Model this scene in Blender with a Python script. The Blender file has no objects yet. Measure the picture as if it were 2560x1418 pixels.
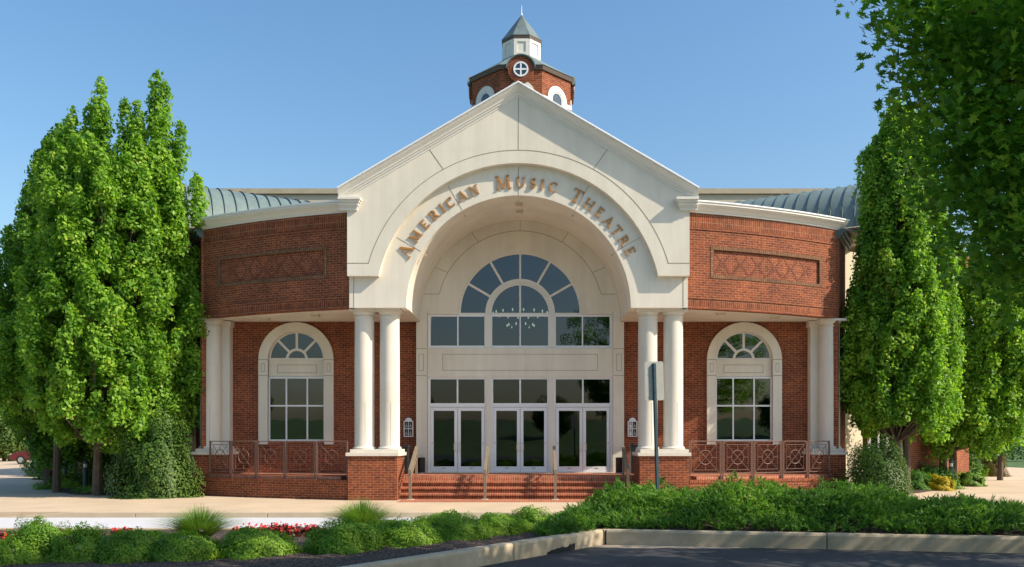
import bpy, math, random
import numpy as np
from mathutils import Vector
from mathutils.geometry import tessellate_polygon
PI = math.pi
R = math.radians
S = bpy.context.scene
COL = S.collection
random.seed(7)

# ------------------------------------------------------------------ camera, sky, sun, exposure
# building centre line is x = 0, its front plane y = 0, pavement z = 0; the camera stands 24 m in front
CX, CY, CZ, F, VX, VY = 0.45, -24.0, 1.7, 2136.0, 1336.0, 1100.0
cd = bpy.data.cameras.new('camera'); cam = bpy.data.objects.new('camera', cd); COL.objects.link(cam)
cam.location = (CX, CY, CZ); cam.rotation_euler = (R(90), 0, 0)
cd.sensor_fit = 'HORIZONTAL'; cd.sensor_width = 36; cd.lens = 36 * F / 2560
cd.shift_x = -(VX - 1280) / 2560; cd.shift_y = (VY - 709) / 2560
cd.clip_start = 0.1; cd.clip_end = 3000
S.camera = cam
SUN_EL, SUN_AZ = 39.0, 108.0          # azimuth clockwise from +Y
w = bpy.data.worlds.new("World"); S.world = w; w.use_nodes = True
wn = w.node_tree; bg = wn.nodes['Background']
sky = wn.nodes.new('ShaderNodeTexSky'); sky.sky_type = 'NISHITA'; sky.sun_disc = False
sky.sun_elevation = R(SUN_EL); sky.sun_rotation = R(SUN_AZ)
sky.air_density = 1.45; sky.dust_density = 2.0; sky.ozone_density = 4.0
hs = wn.nodes.new('ShaderNodeHueSaturation'); hs.inputs['Saturation'].default_value = 1.17
wn.links.new(sky.outputs[0], hs.inputs['Color']); wn.links.new(hs.outputs[0], bg.inputs[0]); bg.inputs[1].default_value = 0.132
sv = Vector((math.sin(R(SUN_AZ)) * math.cos(R(SUN_EL)), math.cos(R(SUN_AZ)) * math.cos(R(SUN_EL)), math.sin(R(SUN_EL))))
sl = bpy.data.lights.new('sun', 'SUN'); so = bpy.data.objects.new('sun', sl); COL.objects.link(so)
sl.energy = 5.0; sl.angle = R(0.5); sl.color = (1.0, 0.87, 0.70)
so.rotation_euler = sv.to_track_quat('Z', 'Y').to_euler(); so.location = (40, -20, 40)
S.view_settings.view_transform = 'Standard'; S.view_settings.look = 'None'
S.view_settings.gamma = 1; S.view_settings.exposure = 0.52

def P(px, py, D):                       # photo pixel at distance D -> point
    return Vector(((px - VX) * D / F + CX, CY + D, CZ + (VY - py) * D / F))
def X(px, y): return (px - VX) * (y - CY) / F + CX

# ------------------------------------------------------------------ materials
def srgb(r, g, b):
    f = lambda c: ((c / 255 + .055) / 1.055) ** 2.4 if c > 10 else c / 255 / 12.92
    return (f(r), f(g), f(b), 1)
MATS = {}
def newmat(name):
    m = bpy.data.materials.new(name); m.use_nodes = True
    MATS[name] = m
    return m, m.node_tree, m.node_tree.nodes['Principled BSDF']
def N(nt, t, **k):
    n = nt.nodes.new('ShaderNode' + t)
    for a, b in k.items():
        if a in ('operation', 'blend_type', 'data_type', 'noise_dimensions', 'feature', 'offset', 'squash', 'offset_frequency'): setattr(n, a, b)
        else: n.inputs[a.replace('_', ' ')].default_value = b
    return n
def ramp(nt, stops):
    n = nt.nodes.new('ShaderNodeValToRGB'); e = n.color_ramp.elements
    while len(e) < len(stops): e.new(.5)
    for i, (p, c) in enumerate(stops):
        e[i].position = p; e[i].color = c if len(c) == 4 else (*c, 1)
    return n
def mixc(nt, fac, a, b, bt='MIX'):
    n = nt.nodes.new('ShaderNodeMix'); n.data_type = 'RGBA'; n.blend_type = bt
    for sock, v in ((n.inputs[0], fac), (n.inputs[6], a), (n.inputs[7], b)):
        if hasattr(v, 'is_output') or hasattr(v, 'links'): nt.links.new(v, sock)
        else: sock.default_value = v if not isinstance(v, tuple) or len(v) == 4 else (*v, 1)
    return n.outputs[2]
def plain(name, col, rough=.6, metal=0, var=.12, scale=3.0, bump=0.0, bscale=60, spec=.4, streak=False):
    m, nt, p = newmat(name)
    tc = nt.nodes.new('ShaderNodeTexCoord')
    vec = tc.outputs['Object']
    if streak:
        mp = N(nt, 'Mapping'); mp.inputs['Scale'].default_value = (1, 1, .18); nt.links.new(vec, mp.inputs[0]); vec2 = mp.outputs[0]
    else: vec2 = vec
    n1 = N(nt, 'TexNoise', Scale=scale, Detail=8.0, Roughness=.65); nt.links.new(vec2, n1.inputs['Vector'])
    r1 = ramp(nt, [(.3, tuple(c * (1 - var) for c in col)), (.7, tuple(min(1, c * (1 + var)) for c in col))])
    nt.links.new(n1.outputs[0], r1.inputs[0]); colr = r1.outputs[0]
    if streak:                       # rain streaks and blotches of dirt
        mp3 = N(nt, 'Mapping'); mp3.inputs['Scale'].default_value = (1, 1, .04); nt.links.new(vec, mp3.inputs[0])
        n3 = N(nt, 'TexNoise', Scale=4.0, Detail=6.0, Roughness=.65); nt.links.new(mp3.outputs[0], n3.inputs['Vector'])
        r3 = ramp(nt, [(.36, (.955, .95, .94)), (.60, (1, 1, 1))]); nt.links.new(n3.outputs[0], r3.inputs[0]); colr = mixc(nt, 1.0, colr, r3.outputs[0], 'MULTIPLY')
        n5 = N(nt, 'TexNoise', Scale=.7, Detail=7.0, Roughness=.7); nt.links.new(vec, n5.inputs['Vector'])
        r5 = ramp(nt, [(.36, (.94, .935, .92)), (.54, (1, 1, 1))]); nt.links.new(n5.outputs[0], r5.inputs[0]); colr = mixc(nt, 1.0, colr, r5.outputs[0], 'MULTIPLY')
    nt.links.new(colr, p.inputs['Base Color'])
    p.inputs['Roughness'].default_value = rough; p.inputs['Metallic'].default_value = metal
    p.inputs['Specular IOR Level'].default_value = spec
    if bump:
        n2 = N(nt, 'TexNoise', Scale=bscale, Detail=4.0); nt.links.new(vec, n2.inputs['Vector'])
        b = N(nt, 'Bump', Strength=bump, Distance=.01); nt.links.new(n2.outputs[0], b.inputs['Height'])
        nt.links.new(b.outputs[0], p.inputs['Normal'])
    return m
def brick(name, soldier=False, c1=(.25, .064, .024), c2=(.14, .036, .018), mortar=(.36, .235, .15), ms=.010, bw=.203, rh=.0677):
    m, nt, p = newmat(name)
    uv = nt.nodes.new('ShaderNodeUVMap')
    vec = uv.outputs[0]
    if soldier:
        sp = nt.nodes.new('ShaderNodeSeparateXYZ'); cb = nt.nodes.new('ShaderNodeCombineXYZ')
        nt.links.new(vec, sp.inputs[0]); nt.links.new(sp.outputs[1], cb.inputs[0]); nt.links.new(sp.outputs[0], cb.inputs[1]); vec = cb.outputs[0]
    bt = nt.nodes.new('ShaderNodeTexBrick')
    bt.offset = 0 if soldier else .5
    nt.links.new(vec, bt.inputs['Vector'])
    bt.inputs['Scale'].default_value = 1; bt.inputs['Mortar Size'].default_value = ms / 2; bt.inputs['Mortar Smooth'].default_value = .15
    bt.inputs['Brick Width'].default_value = bw; bt.inputs['Row Height'].default_value = rh
    bt.inputs['Color1'].default_value = (*c1, 1); bt.inputs['Color2'].default_value = (*c2, 1); bt.inputs['Mortar'].default_value = (*mortar, 1)
    bt.inputs['Bias'].default_value = -.1
    n1 = N(nt, 'TexNoise', Scale=1.1, Detail=6.0); nt.links.new(vec, n1.inputs['Vector'])
    r1 = ramp(nt, [(.32, (.80, .80, .82)), (.68, (1.15, 1.12, 1.08))]); nt.links.new(n1.outputs[0], r1.inputs[0])
    n3 = N(nt, 'TexNoise', Scale=9.0, Detail=3.0); nt.links.new(vec, n3.inputs['Vector'])
    r3 = ramp(nt, [(.35, (.78, .74, .74)), (.6, (1.08, 1.08, 1.05))]); nt.links.new(n3.outputs[0], r3.inputs[0])
    c = mixc(nt, 1.0, bt.outputs[0], r1.outputs[0], 'MULTIPLY'); c = mixc(nt, 1.0, c, r3.outputs[0], 'MULTIPLY')
    nt.links.new(c, p.inputs['Base Color'])
    p.inputs['Roughness'].default_value = .85; p.inputs['Specular IOR Level'].default_value = .25
    b = N(nt, 'Bump', Strength=.5, Distance=.006); b.invert = True; nt.links.new(bt.outputs[1], b.inputs['Height']); nt.links.new(b.outputs[0], p.inputs['Normal'])
    return m
def leafmat(name, stops, trans=.35, clump=.6, rough=.45, cscale=.9):
    """leaf colour: random per leaf, drifting from branch to branch"""
    m, nt, p = newmat(name)
    g = nt.nodes.new('ShaderNodeNewGeometry'); tc = nt.nodes.new('ShaderNodeTexCoord')
    n1 = N(nt, 'TexNoise', Scale=cscale, Detail=3.0); nt.links.new(tc.outputs['Object'], n1.inputs['Vector'])
    mr = nt.nodes.new('ShaderNodeMapRange'); mr.inputs[1].default_value = .3; mr.inputs[2].default_value = .7; nt.links.new(n1.outputs[0], mr.inputs[0])
    mx = nt.nodes.new('ShaderNodeMix'); mx.inputs[0].default_value = clump
    nt.links.new(g.outputs['Random Per Island'], mx.inputs[2]); nt.links.new(mr.outputs[0], mx.inputs[3])
    r = ramp(nt, stops); nt.links.new(mx.outputs[0], r.inputs[0])
    nt.links.new(r.outputs[0], p.inputs['Base Color']); p.inputs['Roughness'].default_value = rough
    p.inputs['Specular IOR Level'].default_value = .22
    t = nt.nodes.new('ShaderNodeBsdfTranslucent')
    tcx = mixc(nt, 1.0, r.outputs[0], (1.5, 1.5, .6, 1), 'MULTIPLY'); nt.links.new(tcx, t.inputs[0])
    ms = nt.nodes.new('ShaderNodeMixShader'); ms.inputs[0].default_value = trans
    out = nt.nodes['Material Output']
    nt.links.new(p.outputs[0], ms.inputs[1]); nt.links.new(t.outputs[0], ms.inputs[2]); nt.links.new(ms.outputs[0], out.inputs[0])
    return m
def glassmat(name, tint=(.22, .27, .30), refl=.13):
    m, nt, p = newmat(name); nt.nodes.remove(p)
    tr = nt.nodes.new('ShaderNodeBsdfTransparent'); tr.inputs[0].default_value = (*tint, 1)
    gl = nt.nodes.new('ShaderNodeBsdfGlossy'); gl.inputs[0].default_value = (.95, .97, 1, 1); gl.inputs[1].default_value = .015
    tc = nt.nodes.new('ShaderNodeTexCoord'); n1 = N(nt, 'TexNoise', Scale=1.2, Detail=1.0); nt.links.new(tc.outputs['Object'], n1.inputs['Vector'])
    b = N(nt, 'Bump', Strength=.12, Distance=.02); nt.links.new(n1.outputs[0], b.inputs['Height']); nt.links.new(b.outputs[0], gl.inputs['Normal'])
    fr = nt.nodes.new('ShaderNodeLayerWeight'); fr.inputs[0].default_value = .25
    mr = nt.nodes.new('ShaderNodeMapRange'); mr.inputs[3].default_value = refl; mr.inputs[4].default_value = .9; nt.links.new(fr.outputs[0], mr.inputs[0])
    ms = nt.nodes.new('ShaderNodeMixShader'); nt.links.new(mr.outputs[0], ms.inputs[0]); nt.links.new(tr.outputs[0], ms.inputs[1]); nt.links.new(gl.outputs[0], ms.inputs[2])
    nt.links.new(ms.outputs[0], nt.nodes['Material Output'].inputs[0])
    return m
def emit(name, col, st):
    m, nt, p = newmat(name); p.inputs['Emission Color'].default_value = (*col, 1); p.inputs['Emission Strength'].default_value = st
    return m

STONE = plain('stone', (.71, .665, .565), .8, var=.09, scale=1.1, bump=.15, bscale=140, spec=.25, streak=True)
STONE2 = plain('stone_column', (.65, .61, .53), .75, var=.07, scale=1.6, bump=.1, bscale=90, spec=.3, streak=True)
TRIM = plain('trim_paint', (.68, .66, .60), .5, var=.04, scale=2)
WHITE = plain('white_aluminium', (.74, .76, .78), .35, var=.03)
METALCAP = plain('metal_coping', (.80, .81, .82), .35, metal=0, var=.03)
CJOINT = plain('column_mortar_joint', (.40, .36, .29), .9, var=.05)
JOINT = plain('sealant_joint', (.23, .20, .15), .9, var=.05)
BRICK = brick('brick_running')
BRICKS = brick('brick_soldier', soldier=True)
BRICKD = brick('brick_dark_soldier', soldier=True, c1=(.13, .065, .035), c2=(.17, .08, .04), mortar=(.28, .19, .12), ms=.014)
BRICKP = brick('brick_panel', c1=(.26, .066, .028), c2=(.16, .04, .02), bw=.15)
BRICKPAVE = brick('brick_paver', soldier=True, c1=(.42, .14, .07), c2=(.32, .095, .05), mortar=(.5, .36, .26), ms=.012)  # lightened so the step nosings look lit; the light is in the colour
DARKB = plain('dark_header_brick', (.17, .052, .024), .8, var=.35, scale=8)
COPPER = plain('verdigris_copper', (.155, .215, .21), .55, metal=.15, var=.2, scale=1.5, spec=.5, streak=True)
CAPC = plain('weathered_lead_cap', (.13, .17, .17), .5, metal=.15, var=.3, scale=3, streak=True)
COPPERD = plain('verdigris_seam', (.085, .13, .135), .5, metal=.2, var=.2)
BRONZE = plain('brown_fascia', (.085, .06, .045), .5, var=.15)
BRASS = plain('brushed_brass', (.45, .38, .25), .3, metal=.7)
GOLD = plain('gold_lettering', (.43, .205, .045), .5, metal=.1, var=.12, scale=8)
GLASS = glassmat('window_glass', (.16, .24, .30), .075)
GLASSW = glassmat('wing_window_glass', (.18, .24, .28), .085)
GLASSD = glassmat('door_glass', (.12, .15, .16), .05)
BEIGE = plain('beige_stucco', (.56, .50, .38), .85, var=.05, scale=1, bump=.1)
RAIL = plain('brown_rail_paint', (.16, .09, .068), .5, var=.1)
HAND = plain('taupe_handrail', (.20, .165, .12), .45, var=.1)
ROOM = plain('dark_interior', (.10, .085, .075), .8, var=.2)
BLIND = plain('vertical_blind', (.22, .27, .26), .7, var=.05)
PAPER = plain('poster_print', (.03, .025, .025), .4, var=.3)
PAPERL = plain('poster_grey', (.36, .33, .30), .5, var=.3, scale=30)
BLACK = plain('black_plastic', (.02, .022, .027), .4, var=.2)
GALV = plain('galvanised_sign_back', (.55, .55, .52), .5, metal=.3, var=.06, scale=6)
POST = plain('painted_post', (.07, .12, .15), .5, metal=.2, var=.2)
BOLL = plain('bollard_green', (.045, .075, .085), .4, var=.15)
LENS = plain('bollard_lens', (.75, .78, .8), .15, var=.02)
LIGHTF = plain('soffit_light_housing', (.48, .42, .30), .5, var=.1)
BARK = plain('bark', (.10, .075, .055), .9, var=.35, scale=9, bump=.6, bscale=30)
CARP = plain('maroon_car_paint', (.13, .012, .02), .2, var=.05, spec=.6)
TYRE = plain('tyre_rubber', (.02, .02, .02), .8)
ALLOY = plain('alloy_rim', (.5, .5, .52), .3, metal=.8)
# ground materials
WALK = plain('walk_concrete', (.50, .395, .28), .85, var=.13, scale=.7, bump=.2, bscale=120)
DRIVE = plain('drive_concrete', (.50, .51, .54), .85, var=.05, scale=.8, bump=.2, bscale=90)
def kerbmat():
    m, nt, p = newmat('kerb_concrete')
    tc = nt.nodes.new('ShaderNodeTexCoord'); v = tc.outputs['Object']
    n1 = N(nt, 'TexNoise', Scale=2.2, Detail=9.0, Roughness=.7); nt.links.new(v, n1.inputs['Vector'])
    r1 = ramp(nt, [(.3, (.30, .245, .17)), (.5, (.40, .335, .235)), (.72, (.50, .43, .32))]); nt.links.new(n1.outputs[0], r1.inputs[0])
    # black sealer slopped up the foot of the kerb
    g = nt.nodes.new('ShaderNodeSeparateXYZ'); nt.links.new(v, g.inputs[0])
    n2 = N(nt, 'TexNoise', Scale=7.0, Detail=5.0, Roughness=.7); nt.links.new(v, n2.inputs['Vector'])
    n4 = N(nt, 'TexNoise', Scale=.9, Detail=2.0); nt.links.new(v, n4.inputs['Vector'])
    a = N(nt, 'Math', operation='MULTIPLY_ADD'); nt.links.new(n2.outputs[0], a.inputs[0]); a.inputs[1].default_value = .16
    b = N(nt, 'Math', operation='MULTIPLY_ADD'); nt.links.new(n4.outputs[0], b.inputs[0]); b.inputs[1].default_value = .5; b.inputs[2].default_value = -.12
    nt.links.new(b.outputs[0], a.inputs[2])
    c = N(nt, 'Math', operation='LESS_THAN'); nt.links.new(g.outputs[2], c.inputs[0])
    d = N(nt, 'Math', operation='ADD'); nt.links.new(a.outputs[0], d.inputs[0]); d.inputs[1].default_value = .05
    nt.links.new(d.outputs[0], c.inputs[1])
    xl = N(nt, 'Math', operation='LESS_THAN'); nt.links.new(g.outputs[0], xl.inputs[0]); xl.inputs[1].default_value = 1.0
    cm = N(nt, 'Math', operation='MULTIPLY'); nt.links.new(c.outputs[0], cm.inputs[0]); nt.links.new(xl.outputs[0], cm.inputs[1]); c = cm
    col = mixc(nt, c.outputs[0], r1.outputs[0], (.012, .012, .013, 1))
    nt.links.new(col, p.inputs['Base Color']); p.inputs['Roughness'].default_value = .85
    n3 = N(nt, 'TexNoise', Scale=70.0, Detail=4.0); nt.links.new(v, n3.inputs['Vector'])
    bp = N(nt, 'Bump', Strength=.3, Distance=.01); nt.links.new(n3.outputs[0], bp.inputs['Height']); nt.links.new(bp.outputs[0], p.inputs['Normal'])
    return m
KERB = kerbmat()
KERB2 = plain('kerb_plain', (.44, .36, .25), .85, var=.12, scale=2, bump=.2, bscale=80)
def asphaltmat():
    m, nt, p = newmat('asphalt')
    tc = nt.nodes.new('ShaderNodeTexCoord'); v = tc.outputs['Object']
    n1 = N(nt, 'TexNoise', Scale=160.0, Detail=3.0); nt.links.new(v, n1.inputs['Vector'])
    r1 = ramp(nt, [(.3, (.012, .014, .017)), (.62, (.032, .034, .038)), (.76, (.10, .10, .105))]); nt.links.new(n1.outputs[0], r1.inputs[0])
    n2 = N(nt, 'TexNoise', Scale=1.2, Detail=6.0); nt.links.new(v, n2.inputs['Vector'])
    r2 = ramp(nt, [(.35, (.75, .75, .75)), (.65, (1.3, 1.3, 1.3))]); nt.links.new(n2.outputs[0], r2.inputs[0])
    nt.links.new(mixc(nt, 1.0, r1.outputs[0], r2.outputs[0], 'MULTIPLY'), p.inputs['Base Color'])
    p.inputs['Roughness'].default_value = .8
    b = N(nt, 'Bump', Strength=.7, Distance=.008); nt.links.new(n1.outputs[0], b.inputs['Height']); nt.links.new(b.outputs[0], p.inputs['Normal'])
    return m
ASPH = asphaltmat()
def mulchmat():
    m, nt, p = newmat('bark_mulch')
    tc = nt.nodes.new('ShaderNodeTexCoord'); v = tc.outputs['Object']
    vo = N(nt, 'TexVoronoi', Scale=38.0); nt.links.new(v, vo.inputs['Vector'])
    r1 = ramp(nt, [(.0, (.018, .012, .010)), (.55, (.05, .033, .025)), (.9, (.13, .085, .06))])
    sp = nt.nodes.new('ShaderNodeSeparateXYZ'); nt.links.new(vo.outputs['Color'], sp.inputs[0]); nt.links.new(sp.outputs[0], r1.inputs[0])
    nt.links.new(r1.outputs[0], p.inputs['Base Color']); p.inputs['Roughness'].default_value = .9
    b = N(nt, 'Bump', Strength=1.0, Distance=.03); nt.links.new(vo.outputs[0], b.inputs['Height']); nt.links.new(b.outputs[0], p.inputs['Normal'])
    return m
MULCH = mulchmat()
LAWN = plain('lawn', (.055, .11, .025), .9, var=.35, scale=.6, bump=.5, bscale=60)

# foliage
L_MAPLE = leafmat('leaf_columnar', [(0, (.035, .11, .016)), (.4, (.13, .29, .03)), (.75, (.26, .44, .05)), (.95, (.38, .50, .075)), (1, (.55, .42, .12))], .48, .45, .45, 1.3)
L_DARK = leafmat('leaf_dark', [(0, (.025, .075, .018)), (.6, (.06, .15, .025)), (1, (.12, .23, .04))], .38, .5)
L_MID = leafmat('leaf_mid', [(0, (.035, .10, .014)), (.5, (.09, .22, .022)), (1, (.19, .36, .04))], .45, .45)
L_BIG = leafmat('leaf_big_maple', [(0, (.05, .15, .03)), (.45, (.13, .30, .045)), (.85, (.28, .44, .06)), (1, (.50, .55, .08))], .55, .35)
L_HOLLY = leafmat('leaf_holly', [(0, (.022, .06, .012)), (.6, (.055, .12, .018)), (1, (.15, .22, .035))], .2, .4, .5)
L_JUN = leafmat('leaf_juniper', [(0, (.025, .08, .02)), (.5, (.085, .21, .033)), (.9, (.19, .35, .05)), (.97, (.34, .24, .10)), (1, (.30, .20, .09))], .36, .65, .6, 1.7)
L_SPIR = leafmat('leaf_spirea', [(0, (.05, .14, .024)), (.5, (.15, .31, .035)), (1, (.36, .47, .055))], .45, .5, .5, 2)
L_YEL = leafmat('leaf_yellow', [(0, (.22, .24, .02)), (1, (.55, .42, .03))], .35, .3)
L_RUS = leafmat('leaf_russet', [(0, (.05, .08, .02)), (.6, (.13, .10, .03)), (1, (.28, .13, .05))], .3, .6)
L_GRASS = leafmat('leaf_grass', [(0, (.07, .16, .025)), (.6, (.15, .28, .045)), (1, (.30, .38, .12))], .35, .4)
L_BEG = leafmat('leaf_begonia', [(0, (.05, .018, .012)), (.6, (.11, .03, .018)), (1, (.07, .08, .02))], .25, .3)
L_FAR = leafmat('leaf_far', [(0, (.05, .10, .03)), (.6, (.12, .20, .05)), (1, (.24, .32, .10))], .35, .6)
RED = plain('begonia_red', (.62, .03, .03), .5, var=.2, scale=30)
PINK = plain('spirea_pink', (.45, .22, .33), .6, var=.2, scale=30)

# ------------------------------------------------------------------ mesh builder
class MB:
    def __init__(s): s.v = []; s.f = []; s.uv = []; s.mi = []
    def face(s, pts, uv=None, mi=0):
        b = len(s.v); s.v += [tuple(p) for p in pts]; s.f.append(list(range(b, b + len(pts)))); s.uv.append(uv); s.mi.append(mi)
    def box(s, a, b, mi=0):
        x0, y0, z0 = a; x1, y1, z1 = b
        c = [(x0, y0, z0), (x1, y0, z0), (x1, y1, z0), (x0, y1, z0), (x0, y0, z1), (x1, y0, z1), (x1, y1, z1), (x0, y1, z1)]
        for q in ((0, 3, 2, 1), (4, 5, 6, 7), (0, 1, 5, 4), (1, 2, 6, 5), (2, 3, 7, 6), (3, 0, 4, 7)): s.face([c[i] for i in q], mi=mi)
        return s
    def prism(s, loop, f0, f1, mi=0):
        """loop of 2-D points; f0/f1 map a 2-D point to the two ends"""
        n = len(loop)
        tris = tessellate_polygon([[Vector((p[0], p[1], 0)) for p in loop]])
        for t in tris:
            s.face([f0(loop[i]) for i in t], mi=mi); s.face([f1(loop[i]) for i in reversed(t)], mi=mi)
        for i in range(n):
            a, b = loop[i], loop[(i + 1) % n]
            s.face([f0(a), f0(b), f1(b), f1(a)], mi=mi)
        return s
    def plate(s, outer, holes, y0, y1, mi=0):
        """vertical slab in the x-z plane with holes, from y0 (front) to y1"""
        loops = [outer] + holes
        tris = tessellate_polygon([[Vector((p[0], p[1], 0)) for p in l] for l in loops])
        flat = [p for l in loops for p in l]
        for t in tris:
            s.face([(flat[i][0], y0, flat[i][1]) for i in t], mi=mi); s.face([(flat[i][0], y1, flat[i][1]) for i in reversed(t)], mi=mi)
        for l in loops:
            for i in range(len(l)):
                a, b = l[i], l[(i + 1) % len(l)]
                s.face([(a[0], y0, a[1]), (b[0], y0, b[1]), (b[0], y1, b[1]), (a[0], y1, a[1])], mi=mi)
        return s
    def ring(s, cx, cz, r0, r1, a0, a1, y0, y1, n=32, mi=0):
        for i in range(n):
            t0 = a0 + (a1 - a0) * i / n; t1 = a0 + (a1 - a0) * (i + 1) / n
            q = [(cx + r0 * math.cos(t0), cz + r0 * math.sin(t0)), (cx + r1 * math.cos(t0), cz + r1 * math.sin(t0)),
                 (cx + r1 * math.cos(t1), cz + r1 * math.sin(t1)), (cx + r0 * math.cos(t1), cz + r0 * math.sin(t1))]
            s.face([(p[0], y0, p[1]) for p in q], mi=mi); s.face([(p[0], y1, p[1]) for p in reversed(q)], mi=mi)
            for (a, b) in ((0, 3), (1, 2)): s.face([(q[a][0], y0, q[a][1]), (q[b][0], y0, q[b][1]), (q[b][0], y1, q[b][1]), (q[a][0], y1, q[a][1])], mi=mi)
            if i == 0: s.face([(q[0][0], y0, q[0][1]), (q[1][0], y0, q[1][1]), (q[1][0], y1, q[1][1]), (q[0][0], y1, q[0][1])], mi=mi)
            if i == n - 1: s.face([(q[3][0], y0, q[3][1]), (q[2][0], y0, q[2][1]), (q[2][0], y1, q[2][1]), (q[3][0], y1, q[3][1])], mi=mi)
        return s
    def bar2(s, p, q, wd, y0, y1, mi=0):
        """bar in the x-z plane from p to q, width wd"""
        d = Vector((q[0] - p[0], q[1] - p[1])).normalized(); n = Vector((-d.y, d.x)) * wd / 2
        l = [(p[0] + n.x, p[1] + n.y), (p[0] - n.x, p[1] - n.y), (q[0] - n.x, q[1] - n.y), (q[0] + n.x, q[1] + n.y)]
        return s.plate(l, [], y0, y1, mi)
    def tube(s, pts, radii, n=8, caps=True, mi=0):
        pts = [Vector(p) for p in pts]
        if not hasattr(radii, '__len__'): radii = [radii] * len(pts)
        rings = []
        for i, p in enumerate(pts):
            d = (pts[min(i + 1, len(pts) - 1)] - pts[max(i - 1, 0)]).normalized()
            up = Vector((0, 0, 1)) if abs(d.z) < .9 else Vector((1, 0, 0))
            a = d.cross(up).normalized(); b = d.cross(a)
            rings.append([p + (a * math.cos(2 * PI * k / n) + b * math.sin(2 * PI * k / n)) * radii[i] for k in range(n)])
        for i in range(len(rings) - 1):
            for k in range(n):
                s.face([rings[i][k], rings[i][(k + 1) % n], rings[i + 1][(k + 1) % n], rings[i + 1][k]], mi=mi)
        if caps: s.face(list(reversed(rings[0])), mi=mi); s.face(rings[-1], mi=mi)
        return s
    def lathe(s, c, prof, n=32, mi=0, sq=None):
        """prof = [(r, z)]; c = (x, y)"""
        ph = PI / n if sq else 0
        pts = lambda r, z: [(c[0] + r * math.cos(2 * PI * k / n + ph), c[1] + r * math.sin(2 * PI * k / n + ph), z) for k in range(n)]
        rr = [pts(r, z) for r, z in prof]
        for i in range(len(rr) - 1):
            for k in range(n): s.face([rr[i][k], rr[i][(k + 1) % n], rr[i + 1][(k + 1) % n], rr[i + 1][k]], mi=mi)
        s.face(list(reversed(rr[0])), mi=mi); s.face(rr[-1], mi=mi)
        return s
    def build(s, name, mat, parent=None, smooth=False, bevel=0):
        me = bpy.data.meshes.new(name); me.from_pydata(s.v, [], s.f)
        mats = mat if isinstance(mat, (list, tuple)) else [mat]
        for m in mats: me.materials.append(m)
        uvl = me.uv_layers.new(name='UVMap')
        for p, uv, mi in zip(me.polygons, s.uv, s.mi):
            p.material_index = mi; n = p.normal
            for j, li in enumerate(p.loop_indices):
                v = s.v[s.f[p.index][j]]
                if uv: c = uv[j]
                elif abs(n.z) > .7: c = (v[0], v[1])
                else:
                    h = math.hypot(n.x, n.y)
                    tx, ty = -n.y / h, n.x / h
                    if abs(tx) > abs(ty) and tx < 0 or abs(ty) >= abs(tx) and ty < 0: tx, ty = -tx, -ty
                    c = (v[0] * tx + v[1] * ty, v[2])
                uvl.data[li].uv = c
        o = bpy.data.objects.new(name, me); COL.objects.link(o)
        if parent: o.parent = parent
        if smooth or bevel:
            import bmesh
            bm = bmesh.new(); bm.from_mesh(me); bmesh.ops.remove_doubles(bm, verts=bm.verts, dist=1e-4)
            bmesh.ops.recalc_face_normals(bm, faces=bm.faces)
            if bevel:
                es = [e for e in bm.edges if len(e.link_faces) == 2 and e.calc_face_angle(0) > R(40)]
                bmesh.ops.bevel(bm, geom=es, offset=bevel, segments=2, affect='EDGES', profile=.6)
            bm.to_mesh(me); bm.free()
            if smooth:
                for p in me.polygons: p.use_smooth = True
                me.set_sharp_from_angle(angle=R(35))
        return o
def empty(name, loc=(0, 0, 0), rz=0):
    o = bpy.data.objects.new(name, None); COL.objects.link(o); o.location = loc; o.rotation_euler = (0, 0, rz); o.empty_display_size = .3
    return o
def tag(o, label=None, cat=None, group=None, kind=None):
    if label: o['label'] = label
    if cat: o['category'] = cat
    if group: o['group'] = group
    if kind: o['kind'] = kind
    return o
def kids(o): return [c for c in list(COL.objects) if c.parent == o]
def copy_tree(o, parent=None):
    c = o.copy(); COL.objects.link(c)
    if parent: c.parent = parent
    for ch in kids(o): copy_tree(ch, c)
    return c
def arc(cx, cz, r, a0, a1, n): return [(cx + r * math.cos(a0 + (a1 - a0) * i / n), cz + r * math.sin(a0 + (a1 - a0) * i / n)) for i in range(n + 1)]
def rect(x0, x1, z0, z1): return [(x0, z0), (x1, z0), (x1, z1), (x0, z1)]

# ================================================================== THE THEATRE
TH = tag(empty('theatre_building'), 'red brick theatre with a pale stone gabled entrance arch and copper topped cupola', 'building')
AR, ACY = 19.3, 18.99                       # plan arc of the wings
def arcp(th, off=0): return (( AR + off) * math.sin(th), ACY - (AR + off) * math.cos(th))
def thx(x): return math.asin(x / AR)
SOF = 5.44
# ---- gable front: outer layer, ring layer
def gz(x): return 11.33 - .586 * abs(x)
g = MB()
XE = 4.81
outer = [(-XE, 6.31)] + [(-3.93, 6.31)]
a0 = math.atan2(6.31 - 5.46, 3.93)
outer += [(p[0], p[1]) for p in arc(0, 5.46, 4.02, PI - a0, a0, 56)][0:]
outer += [(XE, 6.31), (XE, gz(XE)), (0, gz(0)), (-XE, gz(XE))]
outer.pop(1)
g.plate(outer, [], 0, .175)
gf = g.build('gable_wall', STONE, TH)
r_ = MB()
ring = [(-4.775, SOF), (-3.18, SOF)] + arc(0, SOF, 3.18, PI, 0, 64)[1:-1] + [(3.18, SOF), (4.775, SOF), (4.775, 8.3), (3.6, 9.0), (0, 10.2), (-3.6, 9.0), (-4.775, 8.3)]
r_.plate(ring, [], .177, .52); r_.build('arch_band', STONE, TH)
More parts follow.
